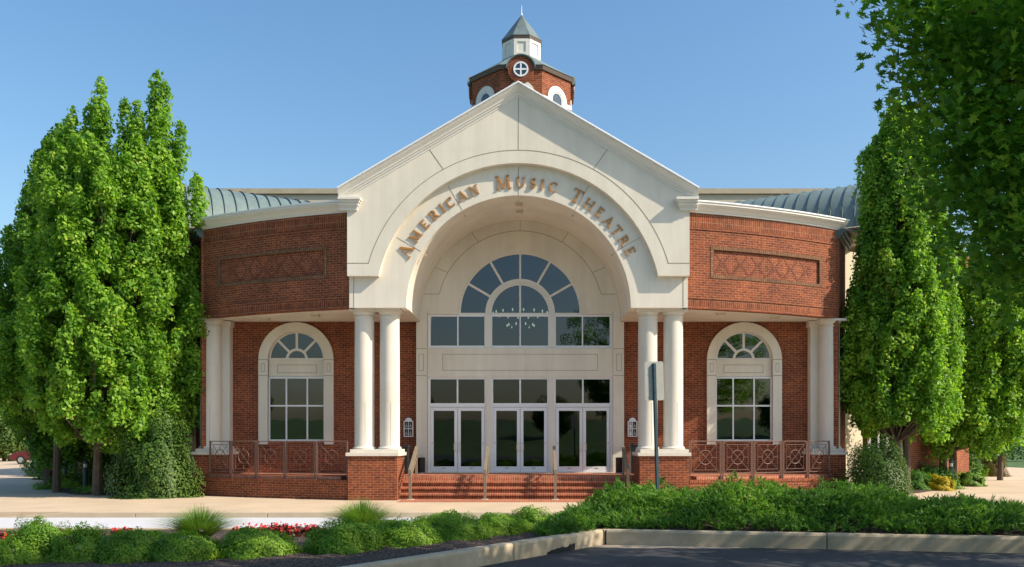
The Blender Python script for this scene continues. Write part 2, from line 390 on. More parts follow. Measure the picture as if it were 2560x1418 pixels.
# corner piers behind the ring (vertical joint strips)
j = MB()
for s in (-1, 1):
    j.box((s * 4.66 - .008,   .172, SOF + .02), (s * 4.66 + .008, .1769, 6.30))
    j.box((min(s * 4.81, s * 4.2), -.004, 6.655), (max(s * 4.81, s * 4.2), 0, 6.672))
    j.bar2((s * 2.5, 9.86), (s * 2.115, 9.31), .016, -.004, 0)
j.box((-.008, -.004, 9.84), (.008, 0, 11.30))
al = math.asin((6.66 - 5.46) / 4.38)
j.ring(0, 5.46, 4.372, 4.388, al, PI - al, -.004, 0, 64)
for d in (30, 60, 90, 120, 150):
    c, s_ = math.cos(R(d)), math.sin(R(d)); j.bar2((3.19 * c, SOF + 3.19 * s_), (3.98 * c, SOF + 3.98 * s_), .012, .172, .1769)
j.build('panel_joint', JOINT, TH)
# small eyelet fittings where the joints meet the arch
for d in (30, 60, 90, 120, 150):
    c, s_ = math.cos(R(d)), math.sin(R(d))
    e = MB(); p0 = Vector((3.17 * c, .42, SOF + 3.17 * s_)); e.tube([p0, p0 + Vector((-c * .09, 0, -s_ * .09))], [.008, .008], 6)
    p1 = p0 + Vector((-c * .10, 0, -s_ * .10)); e.box((p1.x - .022, p1.y - .04, p1.z - .022), (p1.x + .022, p1.y + .03, p1.z + .022))
    e.build('eyelet_fitting', LIGHTF, TH)
# ---- barrel vault (intrados) and soffits under its springing
v = MB(); n = 64
for i in range(n):
    t0, t1 = PI * i / n, PI * (i + 1) / n
    for (ra, rb) in ((3.181, 3.181), (3.3, 3.3)):
        q = [(ra * math.cos(t), y, SOF + ra * math.sin(t)) for t, y in ((t0, .5), (t1, .5), (t1, 3.12), (t0, 3.12))]
        v.face(q)
v.build('vault', STONE, TH, smooth=True)
# ---- raking cornice
def rake(prof, name, mat):
    m = MB()
    for s in (-1, 1):
        for i in range(len(prof) - 1):
            (y0, v0), (y1, v1) = prof[i], prof[i + 1]
            zt = lambda x, vv: 11.69 - .586 * x - vv
            m.face([(0, y0, zt(0, v0)), (s * 5.04, y0, zt(5.04, v0)), (s * 5.04, y1, zt(5.04, v1)), (0, y1, zt(0, v1))])
        m.face([(s * 5.04, y, 11.69 - .586 * 5.04 - vv) for y, vv in prof])
    return m.build(name, mat, TH)
rake([(.25, .02), (-.20, .02), (-.20, .07), (-.18, .085), (-.16, .12), (-.12, .16), (-.085, .20), (-.085, .235), (-.055, .25), (-.045, .30), (-.016, .31), (-.016, .37), (.25, .37)], 'raking_cornice', TRIM)
rake([(.3, -.012), (-.22, -.012), (-.235, .0), (-.235, .035), (-.20, .035), (-.20, .019), (.3, .019)], 'cornice_coping', METALCAP)
for s in (-1, 1):                            # cornice returns
    m = MB(); xs = sorted((s * 4.40, s * 5.03))
    for (e, z0, z1) in ((0, 8.40, 8.47), (.035, 8.34, 8.40), (.07, 8.26, 8.34), (.10, 8.21, 8.26), (.12, 8.14, 8.21)):
        m.box((xs[0] + (e if s > 0 else -0.0), -.235 + e * 1.4, z0), (xs[1] - (e if s < 0 else -0.0), .17, z1))
    m.build('cornice_return', TRIM, TH, bevel=.006)
# ---- porch gable roof and the block behind it
m = MB()
for s in (-1, 1):
    zt = lambda x: 11.66 - .586 * x
    m.face([(0, .3, zt(0)), (s * 5.0, .3, zt(5.0)), (s * 5.0, 13.9, zt(5.0)), (0, 13.9, zt(0))])
    m.face([(0, .53, zt(0) - .2), (s * 5.0, .53, zt(5.0) - .2), (s * 5.0, 13.9, zt(5.0) - .2), (0, 13.9, zt(0) - .2)])
m.build('porch_roof', COPPER, TH)
m = MB()
for s in (-1, 1): MB().box((min(s * 4.79, s * 4.6), .53, 8.0), (max(s * 4.79, s * 4.6), 13.8, 8.72)).build('side_wall', BEIGE, TH)
for s in (-1, 1): MB().box((min(s * 4.79, s * 4.65), .178, SOF), (max(s * 4.79, s * 4.65), .60, 8.6)).build('pier_return', STONE, TH)
# ---- brick wings
TC = 0.0
def aband(m, s, z0, z1, off, t0, t1, depth=.2, n=28, mi=0, ends=True):
    """curved slab along the plan arc between angles t0..t1"""
    for i in range(n):
        a, b = t0 + (t1 - t0) * i / n, t0 + (t1 - t0) * (i + 1) / n
        pa, pb, qa, qb = arcp(a, off), arcp(b, off), arcp(a, off - depth), arcp(b, off - depth)
        f = lambda p, z: (s * p[0], p[1], z)
        ua, ub = AR * a, AR * b
        m.face([f(pa, z0), f(pb, z0), f(pb, z1), f(pa, z1)], [(ua, z0), (ub, z0), (ub, z1), (ua, z1)], mi)
        m.face([f(qb, z0), f(qa, z0), f(qa, z1), f(qb, z1)], [(ub, z0), (ua, z0), (ua, z1), (ub, z1)], mi)
        m.face([f(pa, z1), f(pb, z1), f(qb, z1), f(qa, z1)], [(ua, 0), (ub, 0), (ub, depth), (ua, depth)], mi)
        m.face([f(pa, z0), f(qa, z0), f(qb, z0), f(pb, z0)], [(ua, 0), (ua, depth), (ub, depth), (ub, 0)], mi)
        if ends and i in (0, n - 1):
            p, q, u = (pa, qa, ua) if i == 0 else (pb, qb, ub)
            m.face([f(p, z0), f(q, z0), f(q, z1), f(p, z1)], [(0, z0), (depth, z0), (depth, z1), (0, z1)], mi)
def asweep(m, s, prof, t0, t1, n=36):
    for i in range(n):
        a, b = t0 + (t1 - t0) * i / n, t0 + (t1 - t0) * (i + 1) / n
        for k in range(len(prof) - 1):
            (o0, z0), (o1, z1) = prof[k], prof[k + 1]
            q = [(arcp(a, o0), z0), (arcp(b, o0), z0), (arcp(b, o1), z1), (arcp(a, o1), z1)]
            m.face([(s * p[0], p[1], z) for p, z in q])
    for t in (t0, t1): m.face([(s * arcp(t, o)[0], arcp(t, o)[1], z) for o, z in prof])
T0, T1 = thx(4.81), thx(9.8); TP0, TP1 = thx(5.5), thx(9.2)
ZB = [5.44, 5.507, 5.72, 5.79, 7.70, 7.767, 8.18]
for s in (-1, 1):
    m = MB()
    aband(m, s, 5.79, 6.34, 0, T0, T1); aband(m, s, 7.26, 7.70, 0, T0, T1)
    aband(m, s, 6.34, 7.26, 0, T0, TP0, n=5); aband(m, s, 6.34, 7.26, 0, TP1, T1, n=5)
    aband(m, s, 5.72, 5.79, .022, T0, T1 + .0012, .222, mi=0); aband(m, s, 7.70, 7.767, .022, T0, T1 + .0012, .222, mi=0); aband(m, s, 5.44, 5.507, .022, T0, T1 + .0012, .222, mi=0)
    aband(m, s, 5.507, 5.72, 0, T0, T1, mi=1); aband(m, s, 7.767, 8.18, 0, T0, T1, mi=1)
    m.build('curved_wall', [BRICK, BRICKS], TH)
    # recessed panel with dark header frame and diamonds of dark headers
    m = MB()
    aband(m, s, 6.34, 7.26, -.055, TP0, TP1, .1, mi=0)
    w_ = .10 / AR
    aband(m, s, 6.34, 6.44, .012, TP0, TP1, .10, mi=1); aband(m, s, 7.16, 7.26, .012, TP0, TP1, .10, mi=1)
    aband(m, s, 6.44, 7.16, .012, TP0, TP0 + w_, .10, n=2, mi=3); aband(m, s, 6.44, 7.16, .012, TP1 - w_, TP1, .10, n=2, mi=3)
    rows = 10
    for rI in range(rows):
        z0 = 6.45 + rI * .0695
        d = abs(rI - (rows - 1) / 2) - .5
        for k in range(6):
            c0 = .42 + k * .60
            for sg in (-1, 1):
                for extra in (0,):
                    u = c0 + sg * (.05 + d * .055 + extra)
                    if .12 < u < 3.55:
                        ta = TP0 + (u - .04) / AR; tb = TP0 + (u + .04) / AR
                        aband(m, s, z0, z0 + .057, -.049 + .001 * ((k + rI) % 3), ta, tb, .03, n=1, mi=2)
    m.build('recessed_brick_panel', [BRICKP, BRICKD, DARKB, BRICKD], TH)
    # cornice of the wing
    m = MB()
    asweep(m, s, [(-.2, 8.17), (.03, 8.17), (.03, 8.215), (.06, 8.23), (.09, 8.27), (.13, 8.31), (.18, 8.34), (.19, 8.37), (.22, 8.375), (.22, 8.43), (-.2, 8.43)], thx(4.82), T1 + .012)
    m.build('wing_cornice', TRIM, TH)
    m = MB(); asweep(m, s, [(-.25, 8.434), (.235, 8.434), (.25, 8.44), (.25, 8.475), (-.25, 8.48)], thx(4.82), T1 + .0135)
    m.build('cornice_coping', METALCAP, TH)
    # flat roof over the wing, soffit beneath
    m = MB(); th = [T0 + (T1 - T0) * i / 20 for i in range(21)]
    loop = [(s * arcp(t, -.19)[0], arcp(t, -.19)[1]) for t in th] + [(s * 11.0, 3.4), (s * 12.5, 7.5), (s * 4.8, 9)]
    m.prism(loop, lambda p: (p[0], p[1], 8.30), lambda p: (p[0], p[1], 8.36)); m.build('wing_roof', BEIGE, TH)
    m = MB()
    loop = [(s * 3.3, .53), (s * 4.78, .53)] + [(s * arcp(t, -.201)[0], arcp(t, -.201)[1]) for t in th[1:]] + [(s * 9.76, 3.18), (s * 3.3, 3.18)]
    m.prism(loop, lambda p: (p[0], p[1], SOF + .012), lambda p: (p[0], p[1], SOF + .1)); m.build('soffit', STONE, TH)
    m = MB(); m.box((min(s * 3.15, s * 4.775), .522, SOF + .003), (max(s * 3.15, s * 4.775), 3.1, SOF + .011)); m.build('soffit', STONE, TH)
    # end wall of the wing running back, with its own lower cornice, then a stucco bay
    m = MB()
    m.prism([(s * 9.80, 2.30), (s * 10.62, 3.95), (s * 10.42, 4.05), (s * 9.62, 2.40)], lambda p: (p[0], p[1], 0), lambda p: (p[0], p[1], 8.0)); m.build('end_wall', BRICK, TH)
    m = MB()
    for (o, z0, z1) in ((.02, 7.93, 8.0), (.08, 8.0, 8.1), (.14, 8.1, 8.18)):
        m.prism([(s * (9.83 + o), 2.26 - o * .5), (s * (10.75 + o), 4.05 - o * .5), (s * 10.40, 4.2), (s * 9.60, 2.43)], lambda p: (p[0], p[1], z0), lambda p: (p[0], p[1], z1 - .001))
    m.build('side_cornice', COPPERD, TH)
    m = MB(); m.prism([(s * 10.62, 4.3), (s * 11.6, 5.0), (s * 11.6, 5.3), (s * 10.4, 4.6)], lambda p: (p[0], p[1], 0), lambda p: (p[0], p[1], 8.0)); m.build('stucco_bay', BEIGE, TH)
    m = MB(); m.prism([(s * 11.62, 5.02), (s * 12.85, 5.05), (s * 12.85, 5.3), (s * 11.62, 5.3)], lambda p: (p[0], p[1], 0), lambda p: (p[0], p[1], 9.2)); m.build('lobby_wall', BRICK, TH)
    wq = MB(); x0, x1 = sorted((s * 11.75, s * 12.75))
    wq.plate(rect(x0, x1, .6, 5.2), [rect(x0 + .09 + i * .30, x0 + .33 + i * .30, z, z + 1.35) for i in range(3) for z in (.7, 2.15, 3.6)], 4.93, 5.015); fr = wq.build('window', WHITE, TH)
    wq = MB().box((x0 + .03, 4.97, .65), (x1 - .03, 4.98, 5.1)); wq.build('pane', GLASSD, fr)
    m = MB().box((min(s * 12.9, s * 13.15), 4.9, 0), (max(s * 12.9, s * 13.15), 5.3, 9.1)); m.build('corner_pilaster', TRIM, TH)
    m = MB(); m.prism([(s * 13.16, 5.3), (s * 18.0, 10.5), (s * 17.8, 10.8), (s * 12.9, 5.5)], lambda p: (p[0], p[1], 0), lambda p: (p[0], p[1], 9.1)); m.build('lobby_wall', BRICK, TH)
    # standing seam barrel roof, quarter elliptical, over the lobby
    m = MB(); ms_ = MB()
    A = Vector((14.6, 6.85)); B = Vector((5.6, 12.05)); L = (B - A).length; tdir = (B - A) / L; nrm = Vector((-.5, -.866))
    nst = int(L / .40)
    for i in range(nst):
        for k in range(14):
            q = []
            for (u, t) in ((i, k), (i + 1, k), (i + 1, k + 1), (i, k + 1)):
                p = A + tdir * (L * u / nst); an = PI / 2 * t / 14
                pp = p + nrm * 2.35 * math.sin(an); q.append((s * pp.x, pp.y, 9.15 + 2.0 * math.cos(an)))
            m.face(q)
        pts = []
        for k in range(15):
            p = A + tdir * (L * i / nst); an = PI / 2 * k / 14; pp = p + nrm * 2.37 * math.sin(an); pts.append((s * pp.x, pp.y, 9.16 + 2.02 * math.cos(an)))
        ms_.tube(pts, .024, 5)
    m.face([(s * A.x, A.y, 9.15)] + [(s * (A + nrm * 2.35 * math.sin(PI / 2 * k / 14)).x, (A + nrm * 2.35 * math.sin(PI / 2 * k / 14)).y, 9.15 + 2 * math.cos(PI / 2 * k / 14)) for k in range(15)])
    rf = m.build('barrel_roof', COPPER, TH, smooth=True); ms_.build('standing_seam', COPPERD, rf)
    m = MB(); a_ = A + nrm * 2.3; b_ = B + nrm * 2.3
    m.prism([(s * a_.x, a_.y), (s * b_.x, b_.y), (s * (b_.x + .1), b_.y + .6), (s * (a_.x + .1), a_.y + .6)], lambda p: (p[0], p[1], 8.4), lambda p: (p[0], p[1], 9.14)); m.build('roof_kerb', BRONZE, TH)
# auditorium block behind
m = MB().box((-15.6, 14.0, 0), (15.6, 40, 12.62)); m.build('auditorium_block', BEIGE, TH)
m = MB().box((-15.7, 13.9, 12.63), (15.7, 40.1, 12.86)); m.build('parapet_coping', plain('parapet_tan', (.40, .35, .25), .7), TH)
# ---- back wall of the porch (brick) with stone portal
YB = 3.12
wh = [(-7.1, 4.24), (7.1, 4.24)]
for s in (-1, 1):
    c = s * 7.1
    m = MB(); x0, x1 = sorted((s * 3.28, s * 9.72))
    hole = [(c - .92, 1.62), (c + .92, 1.62)] + arc(c, 4.24, .92, 0, PI, 24)
    m.plate(rect(x0, x1, .4, SOF + .01), [hole], YB, YB + .22); m.build('porch_wall', BRICK, TH)
    # arched stone surround
    m = MB()
    m.plate([(c - 1.185, 1.56), (c - .9, 1.56)] + [(c - .9, 4.24)] + arc(c, 4.24, .9, PI, 0, 32)[1:] + [(c + .9, 1.56), (c + 1.185, 1.56)] + arc(c, 4.24, 1.185, 0, PI, 40), [], YB - .09, YB - .002)
    sw = m.build('window_surround', STONE, TH)
    m = MB()
    for z in (3.735, 4.245):
        for q in (-1, 1): m.box((min(c + q * .9, c + q * 1.185), YB - .094, z - .008), (max(c + q * .9, c + q * 1.185), YB - .0901, z + .008))
    for q in (-1, 1):
        a_ = c + q * 1.04
        for (xa, xb, za, zb) in ((a_ - .055, a_ - .045, 3.86, 4.12), (a_ + .045, a_ + .055, 3.86, 4.12), (a_ - .045, a_ + .045, 3.86, 3.872), (a_ - .045, a_ + .045, 4.108, 4.12)): m.box((xa, YB - .094, za), (xb, YB - .0901, zb))
    for (xa, xb, za, zb) in ((c - .63, c - .618, 3.83, 4.09), (c + .618, c + .63, 3.83, 4.09), (c - .618, c + .618, 3.83, 3.842), (c - .618, c + .618, 4.078, 4.09)): m.box((xa, YB + .044, za), (xb, YB + .0499, zb))
    m.build('panel_joint', JOINT, sw)
    MB().box((c - .899, YB + .05, 3.71), (c + .899, YB + .2, 4.25)).build('spandrel', STONE, sw)
    m = MB(); m.box((c - .899, YB - .03, 1.55), (c + .899, YB - .002, 1.66)); m.build('brick_sill', BRICKS, sw)
    # rectangular window
    m = MB(); f_ = .045
    xs = [(c - .9 + .05, c - .355), (c - .31, c + .31), (c + .355, c + .9 - .05)]
    m.plate(rect(c - .9, c + .9, 1.66, 3.70), [rect(a, b, z0, z1) for a, b in xs for z0, z1 in ((1.715, 2.76), (2.81, 3.65))], YB + .03, YB + .10)
    fr = m.build('window', WHITE, TH)
    for a, b in xs:
        for z0, z1 in ((1.715, 2.76), (2.81, 3.65)): MB().box((a - .01, YB + .06, z0 - .01), (b + .01, YB + .068, z1 + .01)).build('pane', GLASSW, fr)
    # fanlight
    m = MB(); m.ring(c, 4.26, .83, .9, 0, PI, YB + .03, YB + .1, 32); m.ring(c, 4.26, .27, .35, 0, PI, YB + .03, YB + .1, 20)
    m.box((c - .9, YB + .028, 4.252), (c + .9, YB + .102, 4.30))
    for d in (45, 90, 135): m.bar2((c + .34 * math.cos(R(d)), 4.26 + .34 * math.sin(R(d))), (c + .84 * math.cos(R(d)), 4.26 + .84 * math.sin(R(d))), .075, YB + .027, YB + .103)
    fr = m.build('fanlight', TRIM, TH)
    m = MB(); m.plate([(c - .88, 4.27)] + arc(c, 4.27, .88, PI, 0, 24) , [], YB + .06, YB + .068); m.build('pane', GLASS, fr)
    # vertical blinds behind the lower lights, dark room behind
    m = MB()
    for i in range(26):
        a = c - .86 + i * .069; m.face([(a, YB + .36, 1.62), (a + .045, YB + .40, 1.62), (a + .045, YB + .40, 2.95), (a, YB + .36, 2.95)])
    m.build('vertical_blinds', BLIND, TH)
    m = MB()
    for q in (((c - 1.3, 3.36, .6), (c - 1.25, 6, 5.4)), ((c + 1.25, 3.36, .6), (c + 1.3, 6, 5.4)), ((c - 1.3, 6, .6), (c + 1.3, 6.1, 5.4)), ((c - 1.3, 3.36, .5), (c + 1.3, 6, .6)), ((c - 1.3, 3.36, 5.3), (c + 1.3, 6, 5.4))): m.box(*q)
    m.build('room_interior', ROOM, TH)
# ---- stone portal
YP = 2.96
unit = [(-1.98), (0.0), (1.98)]
holes = [rect(u - .915, u + .915, .68, 3.675) for u in unit] + [[(-2.9, 4.60), (2.9, 4.60), (2.9, 5.665)] + arc(0, 5.665, 1.95, 0, PI, 40) + [(-2.9, 5.665)]]
m = MB(); m.plate([(-3.279, .5), (3.279, .5), (3.279, 5.43), (3.176, 5.43)] + arc(0, SOF, 3.178, 0, PI, 48) + [(-3.176, 5.43), (-3.279, 5.43)], holes, YP, YP + .2)
m.build('entrance_portal', STONE, TH)
m = MB(); yj = YP - .004
al = math.asin((6.30 - 5.665) / 2.63)
m.ring(0, 5.665, 2.624, 2.638, al, PI - al, yj, YP, 48)
for s in (-1, 1):
    m.box((min(s * 2.55, s * 3.03), yj, 6.293), (max(s * 2.55, s * 3.03), YP, 6.307))
    for z in (4.58, 3.73): m.box((min(s * 2.93, s * 3.279), yj, z - .007), (max(s * 2.93, s * 3.279), YP, z + .007))
    m.box((s * 2.925 - .006, yj, .7), (s * 2.925 + .006, YP, 3.722)); m.box((s * 2.925 - .006, yj, 3.738), (s * 2.925 + .006, YP, 4.572)); m.box((s * 2.925 - .006, yj, 4.588), (s * 2.925 + .006, YP, 5.75))
    for (za, zb, xa, xb) in ((3.88, 4.41, 3.04, 3.20),):
        for (p, q, r2, t) in ((xa, xa + .012, za, zb), (xb - .012, xb, za, zb), (xa + .012, xb - .012, za, za + .012), (xa + .012, xb - .012, zb - .012, zb)): m.box((min(s * p, s * q), yj, r2), (max(s * p, s * q), YP, t))
for (p, q, r2, t) in ((-2.45, -2.438, 3.89, 4.41), (2.438, 2.45, 3.89, 4.41), (-2.438, 2.438, 3.89, 3.902), (-2.438, 2.438, 4.398, 4.41)): m.box((p, yj, r2), (q, YP, t))
for d in (30, 60, 90, 120, 150):
    c_, s_ = math.cos(R(d)), math.sin(R(d)); m.bar2((2.64 * c_, 5.665 + 2.64 * s_), (3.12 * c_, 5.6 + 3.10 * s_), .013, yj, YP)
m.build('panel_joint', JOINT, TH)
# great fan window
yf0, yf1 = YP + .05, YP + .13
m = MB(); m.ring(0, 5.69, 1.88, 1.95, 0, PI, yf0, yf1, 48); m.box((-1.95, yf0 - .002, 5.66), (1.95, yf1 + .002, 5.715))
m.ring(0, 5.69, .90, 1.10, 0, PI, yf0 + .01, yf1 - .01, 40, mi=1); m.ring(0, 5.69, .905, .95, 0, PI, yf0 - .01, yf0 + .005, 40, mi=1); m.ring(0, 5.69, 1.05, 1.1, 0, PI, yf0 - .01, yf0 + .005, 40, mi=1)
for d in (30, 60, 120, 150): m.bar2((1.09 * math.cos(R(d)), 5.69 + 1.09 * math.sin(R(d))), (1.9 * math.cos(R(d)), 5.69 + 1.9 * math.sin(R(d))), .07, yf0 + .003, yf1 - .003)
m.bar2((0, 5.70), (0, 7.6), .06, yf0 + .006, yf1 - .006)
fan = m.build('fan_window', [TRIM, TRIM], TH)
m = MB(); m.plate([(-1.92, 5.69)] + arc(0, 5.69, 1.92, PI, 0, 40), [], YP + .09, YP + .098); m.build('pane', GLASS, fan)
m = MB(); xs = [(-2.83, -1.99), (-1.95, -1.13), (-.885, -.02), (.02, .885), (1.13, 1.95), (1.99, 2.83)]
m.plate(rect(-2.9, 2.9, 4.6, 5.659), [rect(a, b, 4.68, 5.60) for a, b in xs], yf0, yf1); row = m.build('window', WHITE, TH)
for q in (-1, 1): MB().box((q * 1.01 - .10, yf0 - .02, 4.64), (q * 1.01 + .10, yf0 - .001, 5.655)).build('mullion', TRIM, row)
for a, b in xs: MB().box((a - .012, YP + .09, 4.67), (b + .012, YP + .098, 5.61)).build('pane', GLASS, row)
# door sets
for u in unit:
    m = MB()
    m.plate(rect(u - .915, u + .915, .68, 3.675), [rect(u - .855, u - .025, 2.86, 3.615), rect(u + .025, u + .855, 2.86, 3.615), rect(u - .86, u + .86, .682, 2.74)], YP + .04, YP + .14)
    fr = m.build('door_frame', WHITE, TH)
    for q in (-1, 1): MB().box((min(u + q * .02, u + q * .86), YP + .09, 2.85), (max(u + q * .02, u + q * .86), YP + .098, 3.62)).build('transom_pane', GLASSD, fr)
    for q in (-1, 1):
        xa, xb = sorted((u + q * .006, u + q * .853))
        ia, ib = xa + .095, xb - .095
        m = MB(); m.plate(rect(xa, xb, .69, 2.73), [rect(ia, ib, .86, 2.62)], YP + .06, YP + .115); dr = m.build('door', WHITE, TH)
        MB().box((ia - .01, YP + .083, .85), (ib + .01, YP + .09, 2.63)).build('pane', GLASSD, dr)
        m = MB(); hx = u + q * .055
        m.tube([(hx, YP + .06, 1.60), (hx, YP - .01, 1.60), (hx + q * .05, YP - .015, 1.59), (hx + q * .05, YP - .015, 1.37), (hx, YP - .01, 1.36), (hx, YP + .06, 1.36)], .012, 8); m.build('handle', BRASS, dr)
        m = MB().box((ia + (ib - ia) * .5 - .05, YP + .052, .80), (ia + (ib - ia) * .5 + .05, YP + .0595, .815)); m.build('kick_label', BLACK, dr)
        m = MB().tube([(u + q * .80, YP + .062, 1.60), (u + q * .80, YP + .045, 1.60)], .014, 8); m.build('closer_bolt', BRONZE, dr)
# entrance hall seen through the glass
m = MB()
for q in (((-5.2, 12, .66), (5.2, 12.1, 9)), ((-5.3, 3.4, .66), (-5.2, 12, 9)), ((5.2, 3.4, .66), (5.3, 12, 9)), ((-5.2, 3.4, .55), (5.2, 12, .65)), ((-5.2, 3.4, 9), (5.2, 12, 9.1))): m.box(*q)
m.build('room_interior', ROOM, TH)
# ---- columns
def column(x, y, r=.285, n=40):
    m = MB()
    m.lathe((x, y), [(r + .045, 1.432), (r + .05, 1.45), (r + .05, 1.475), (r + .03, 1.50), (r + .005, 1.51), (r, 1.53), (r, 2.775), (r - .004, 2.779), (r - .004, 2.786), (r, 2.79), (r, 4.0), (r - .004, 4.004), (r - .004, 4.011), (r - .001, 4.015),
                     (r - .008, 5.20), (r + .012, 5.212), (r + .012, 5.24), (r - .005, 5.25), (r - .005, 5.30), (r + .03, 5.33), (r + .05, 5.36), (r + .05, 5.375)], n)
    c = m.build('column', STONE2, TH, smooth=True)
    m = MB().box((x - r - .085, y - r - .085, 5.376), (x + r + .085, y + r + .085, 5.442)); m.build('capital', STONE2, c)
    m = MB()
    for a in (-75, 75, 200): m.box((x + (r - .004) * math.cos(R(a)) - .004, y + (r) * math.sin(R(a)) - .004, 1.55 if a != 75 else 4.02), (x + (r - .004) * math.cos(R(a)) + .004, y + r * math.sin(R(a)) + .004, 2.77 if a != 75 else 5.2))
    m.build('column_joint', CJOINT, c)
for s in (-1, 1):
    for x in (3.73, 4.46): column(s * x, .70)
    column(s * 9.66, 2.68, .315)
    # pilaster behind the outer column
    x0, x1 = sorted((s * 9.12, s * 9.52))
    m = MB().box((x0, 2.83, 1.43), (x1, YB - .002, 5.25)); m.box((x0 - .05, 2.78, 5.25), (x1 + .05, YB - .002, 5.43)); m.box((x0 - .04, 2.79, 1.43), (x1 + .04, YB - .002, 1.5)); m.build('pilaster', STONE2, TH)
    # pedestals
    x0, x1 = sorted((s * 3.41, s * 4.79))
    m = MB().box((x0, 0, 0), (x1, 1.38, 1.245)); p = m.build('pedestal', BRICK, TH)
    m = MB().box((x0 - .055, -.055, 1.246), (x1 + .055, 1.435, 1.34)); m.box((x0 + .03, .13, 1.3405), (x1 + .02, 1.30, 1.431)); m.build('pedestal_cap', STONE2, p, bevel=.006)
    x0, x1 = sorted((s * 8.98, s * 10.02))
    m = MB().box((x0, 2.25, 0), (x1, 3.4, 1.245)); p = m.build('pedestal', BRICK, TH)
    m = MB().box((x0 - .05, 2.2, 1.246), (x1 + .05, 3.45, 1.34)); m.box((x0 + .03, 2.30, 1.3405), (x1 - .03, 3.35, 1.431)); m.build('pedestal_cap', STONE2, p, bevel=.006)
# ---- porch floor, base walls, steps
for s in (-1, 1):
    m = MB(); tb0, tb1 = thx(4.80), thx(10.08)
    aband(m, s, 0, .48, .14, tb0, tb1, .3, mi=0)
    aband(m, s, .48, .56, .16, tb0, tb1 + .001, .34, mi=1)
    x0, x1 = sorted((s * 9.9, s * 10.06)); m.box((x0, 2.5, 0), (x1, 5.2, .5))
    m.build('base_wall', [BRICK, BRICKS], TH)
    m = MB(); th = [tb0 + (tb1 - tb0) * i / 20 for i in range(21)]
    loop = [(s * 3.5, 1.39), (s * 4.8, 1.39)] + [(s * arcp(t, .0)[0], arcp(t, .0)[1]) for t in th[1:]] + [(s * 9.9, YB), (s * 3.5, YB)]
    m.prism(loop, lambda p: (p[0], p[1], .5), lambda p: (p[0], p[1], .655)); m.build('porch_floor', BRICKPAVE, TH)
m = MB(); m.box((-3.49, 1.24, .3), (3.49, YB, .657)); m.build('porch_floor', BRICKPAVE, TH)
m = MB()
for i, y in enumerate((.42, .70, .98, 1.26)):
    z = .164 * (i + 1)
    m.box((-3.405, y + .035, z - .164), (3.405, y + .30, z - .055), mi=1); m.box((-3.406, y, z - .054), (3.406, y + .32, z), mi=0)
m.build('steps', [BRICKPAVE, BRICKS], TH)
# ---- cupola
CXc, CYc = 0.0, 6.25
ap = 1.70; side = ap * 2 * math.tan(PI / 8); Rc = ap / math.cos(PI / 8)
def octa(z0, z1, a, mi=0, m=None, a1=None):
    m = m or MB(); r0 = a / math.cos(PI / 8); r1 = (a1 if a1 is not None else a) / math.cos(PI / 8)
    P0 = [(CXc + r0 * math.cos(PI / 8 + k * PI / 4), CYc + r0 * math.sin(PI / 8 + k * PI / 4), z0) for k in range(8)]
    P1 = [(CXc + r1 * math.cos(PI / 8 + k * PI / 4), CYc + r1 * math.sin(PI / 8 + k * PI / 4), z1) for k in range(8)]
    for k in range(8): m.face([P0[k], P0[(k + 1) % 8], P1[(k + 1) % 8], P1[k]], mi=mi)
    m.face(P1, mi=mi); m.face(list(reversed(P0)), mi=mi)
    return m
CU = octa(8.5, 14.06, ap).build('cupola_tower', BRICK, TH)
octa(14.06, 14.2, ap + .06, 0, None, ap + .09).build('cupola_eave', BRONZE, TH)
rfm = octa(14.201, 14.98, ap + .11, 0, None, .70).build('cupola_roof', COPPER, TH)
octa(14.90, 15.02, .70, 0, None, .68).build('lantern_base', COPPER, TH)
LN = octa(15.0, 15.62, .645).build('lantern', TRIM, TH)
octa(15.60, 15.72, .675, 0, None, .69).build('lantern_eave', BRONZE, TH)
octa(15.721, 16.74, .70, 0, None, .012).build('lantern_roof', CAPC, TH)
m = MB(); m.tube([(CXc, CYc, 16.70), (CXc, CYc, 17.08)], [.018, .006], 6); m.lathe((CXc, CYc), [(.0, 16.70), (.035, 16.73), (.035, 16.77), (.0, 16.80)], 10); m.build('finial', WHITE, TH)
def face_xf(k, a):
    """maps local (u, z, out) on octagon face k to the world"""
    an = -PI / 2 + k * PI / 4; nx, ny = math.cos(an), math.sin(an); tx, ty = -ny, nx
    return lambda u, z, o: (CXc + nx * (a + o) + tx * u, CYc + ny * (a + o) + ty * u, z)
def onface(m, k, a, outer_, holes_, o0, o1, mi=0):
    fx = face_xf(k, a); t = MB(); t.plate(outer_, holes_, o0, o1, mi)
    for fc, mi_ in zip(t.f, t.mi): m.face([fx(t.v[i][0], t.v[i][2], t.v[i][1]) for i in fc], mi=mi_)
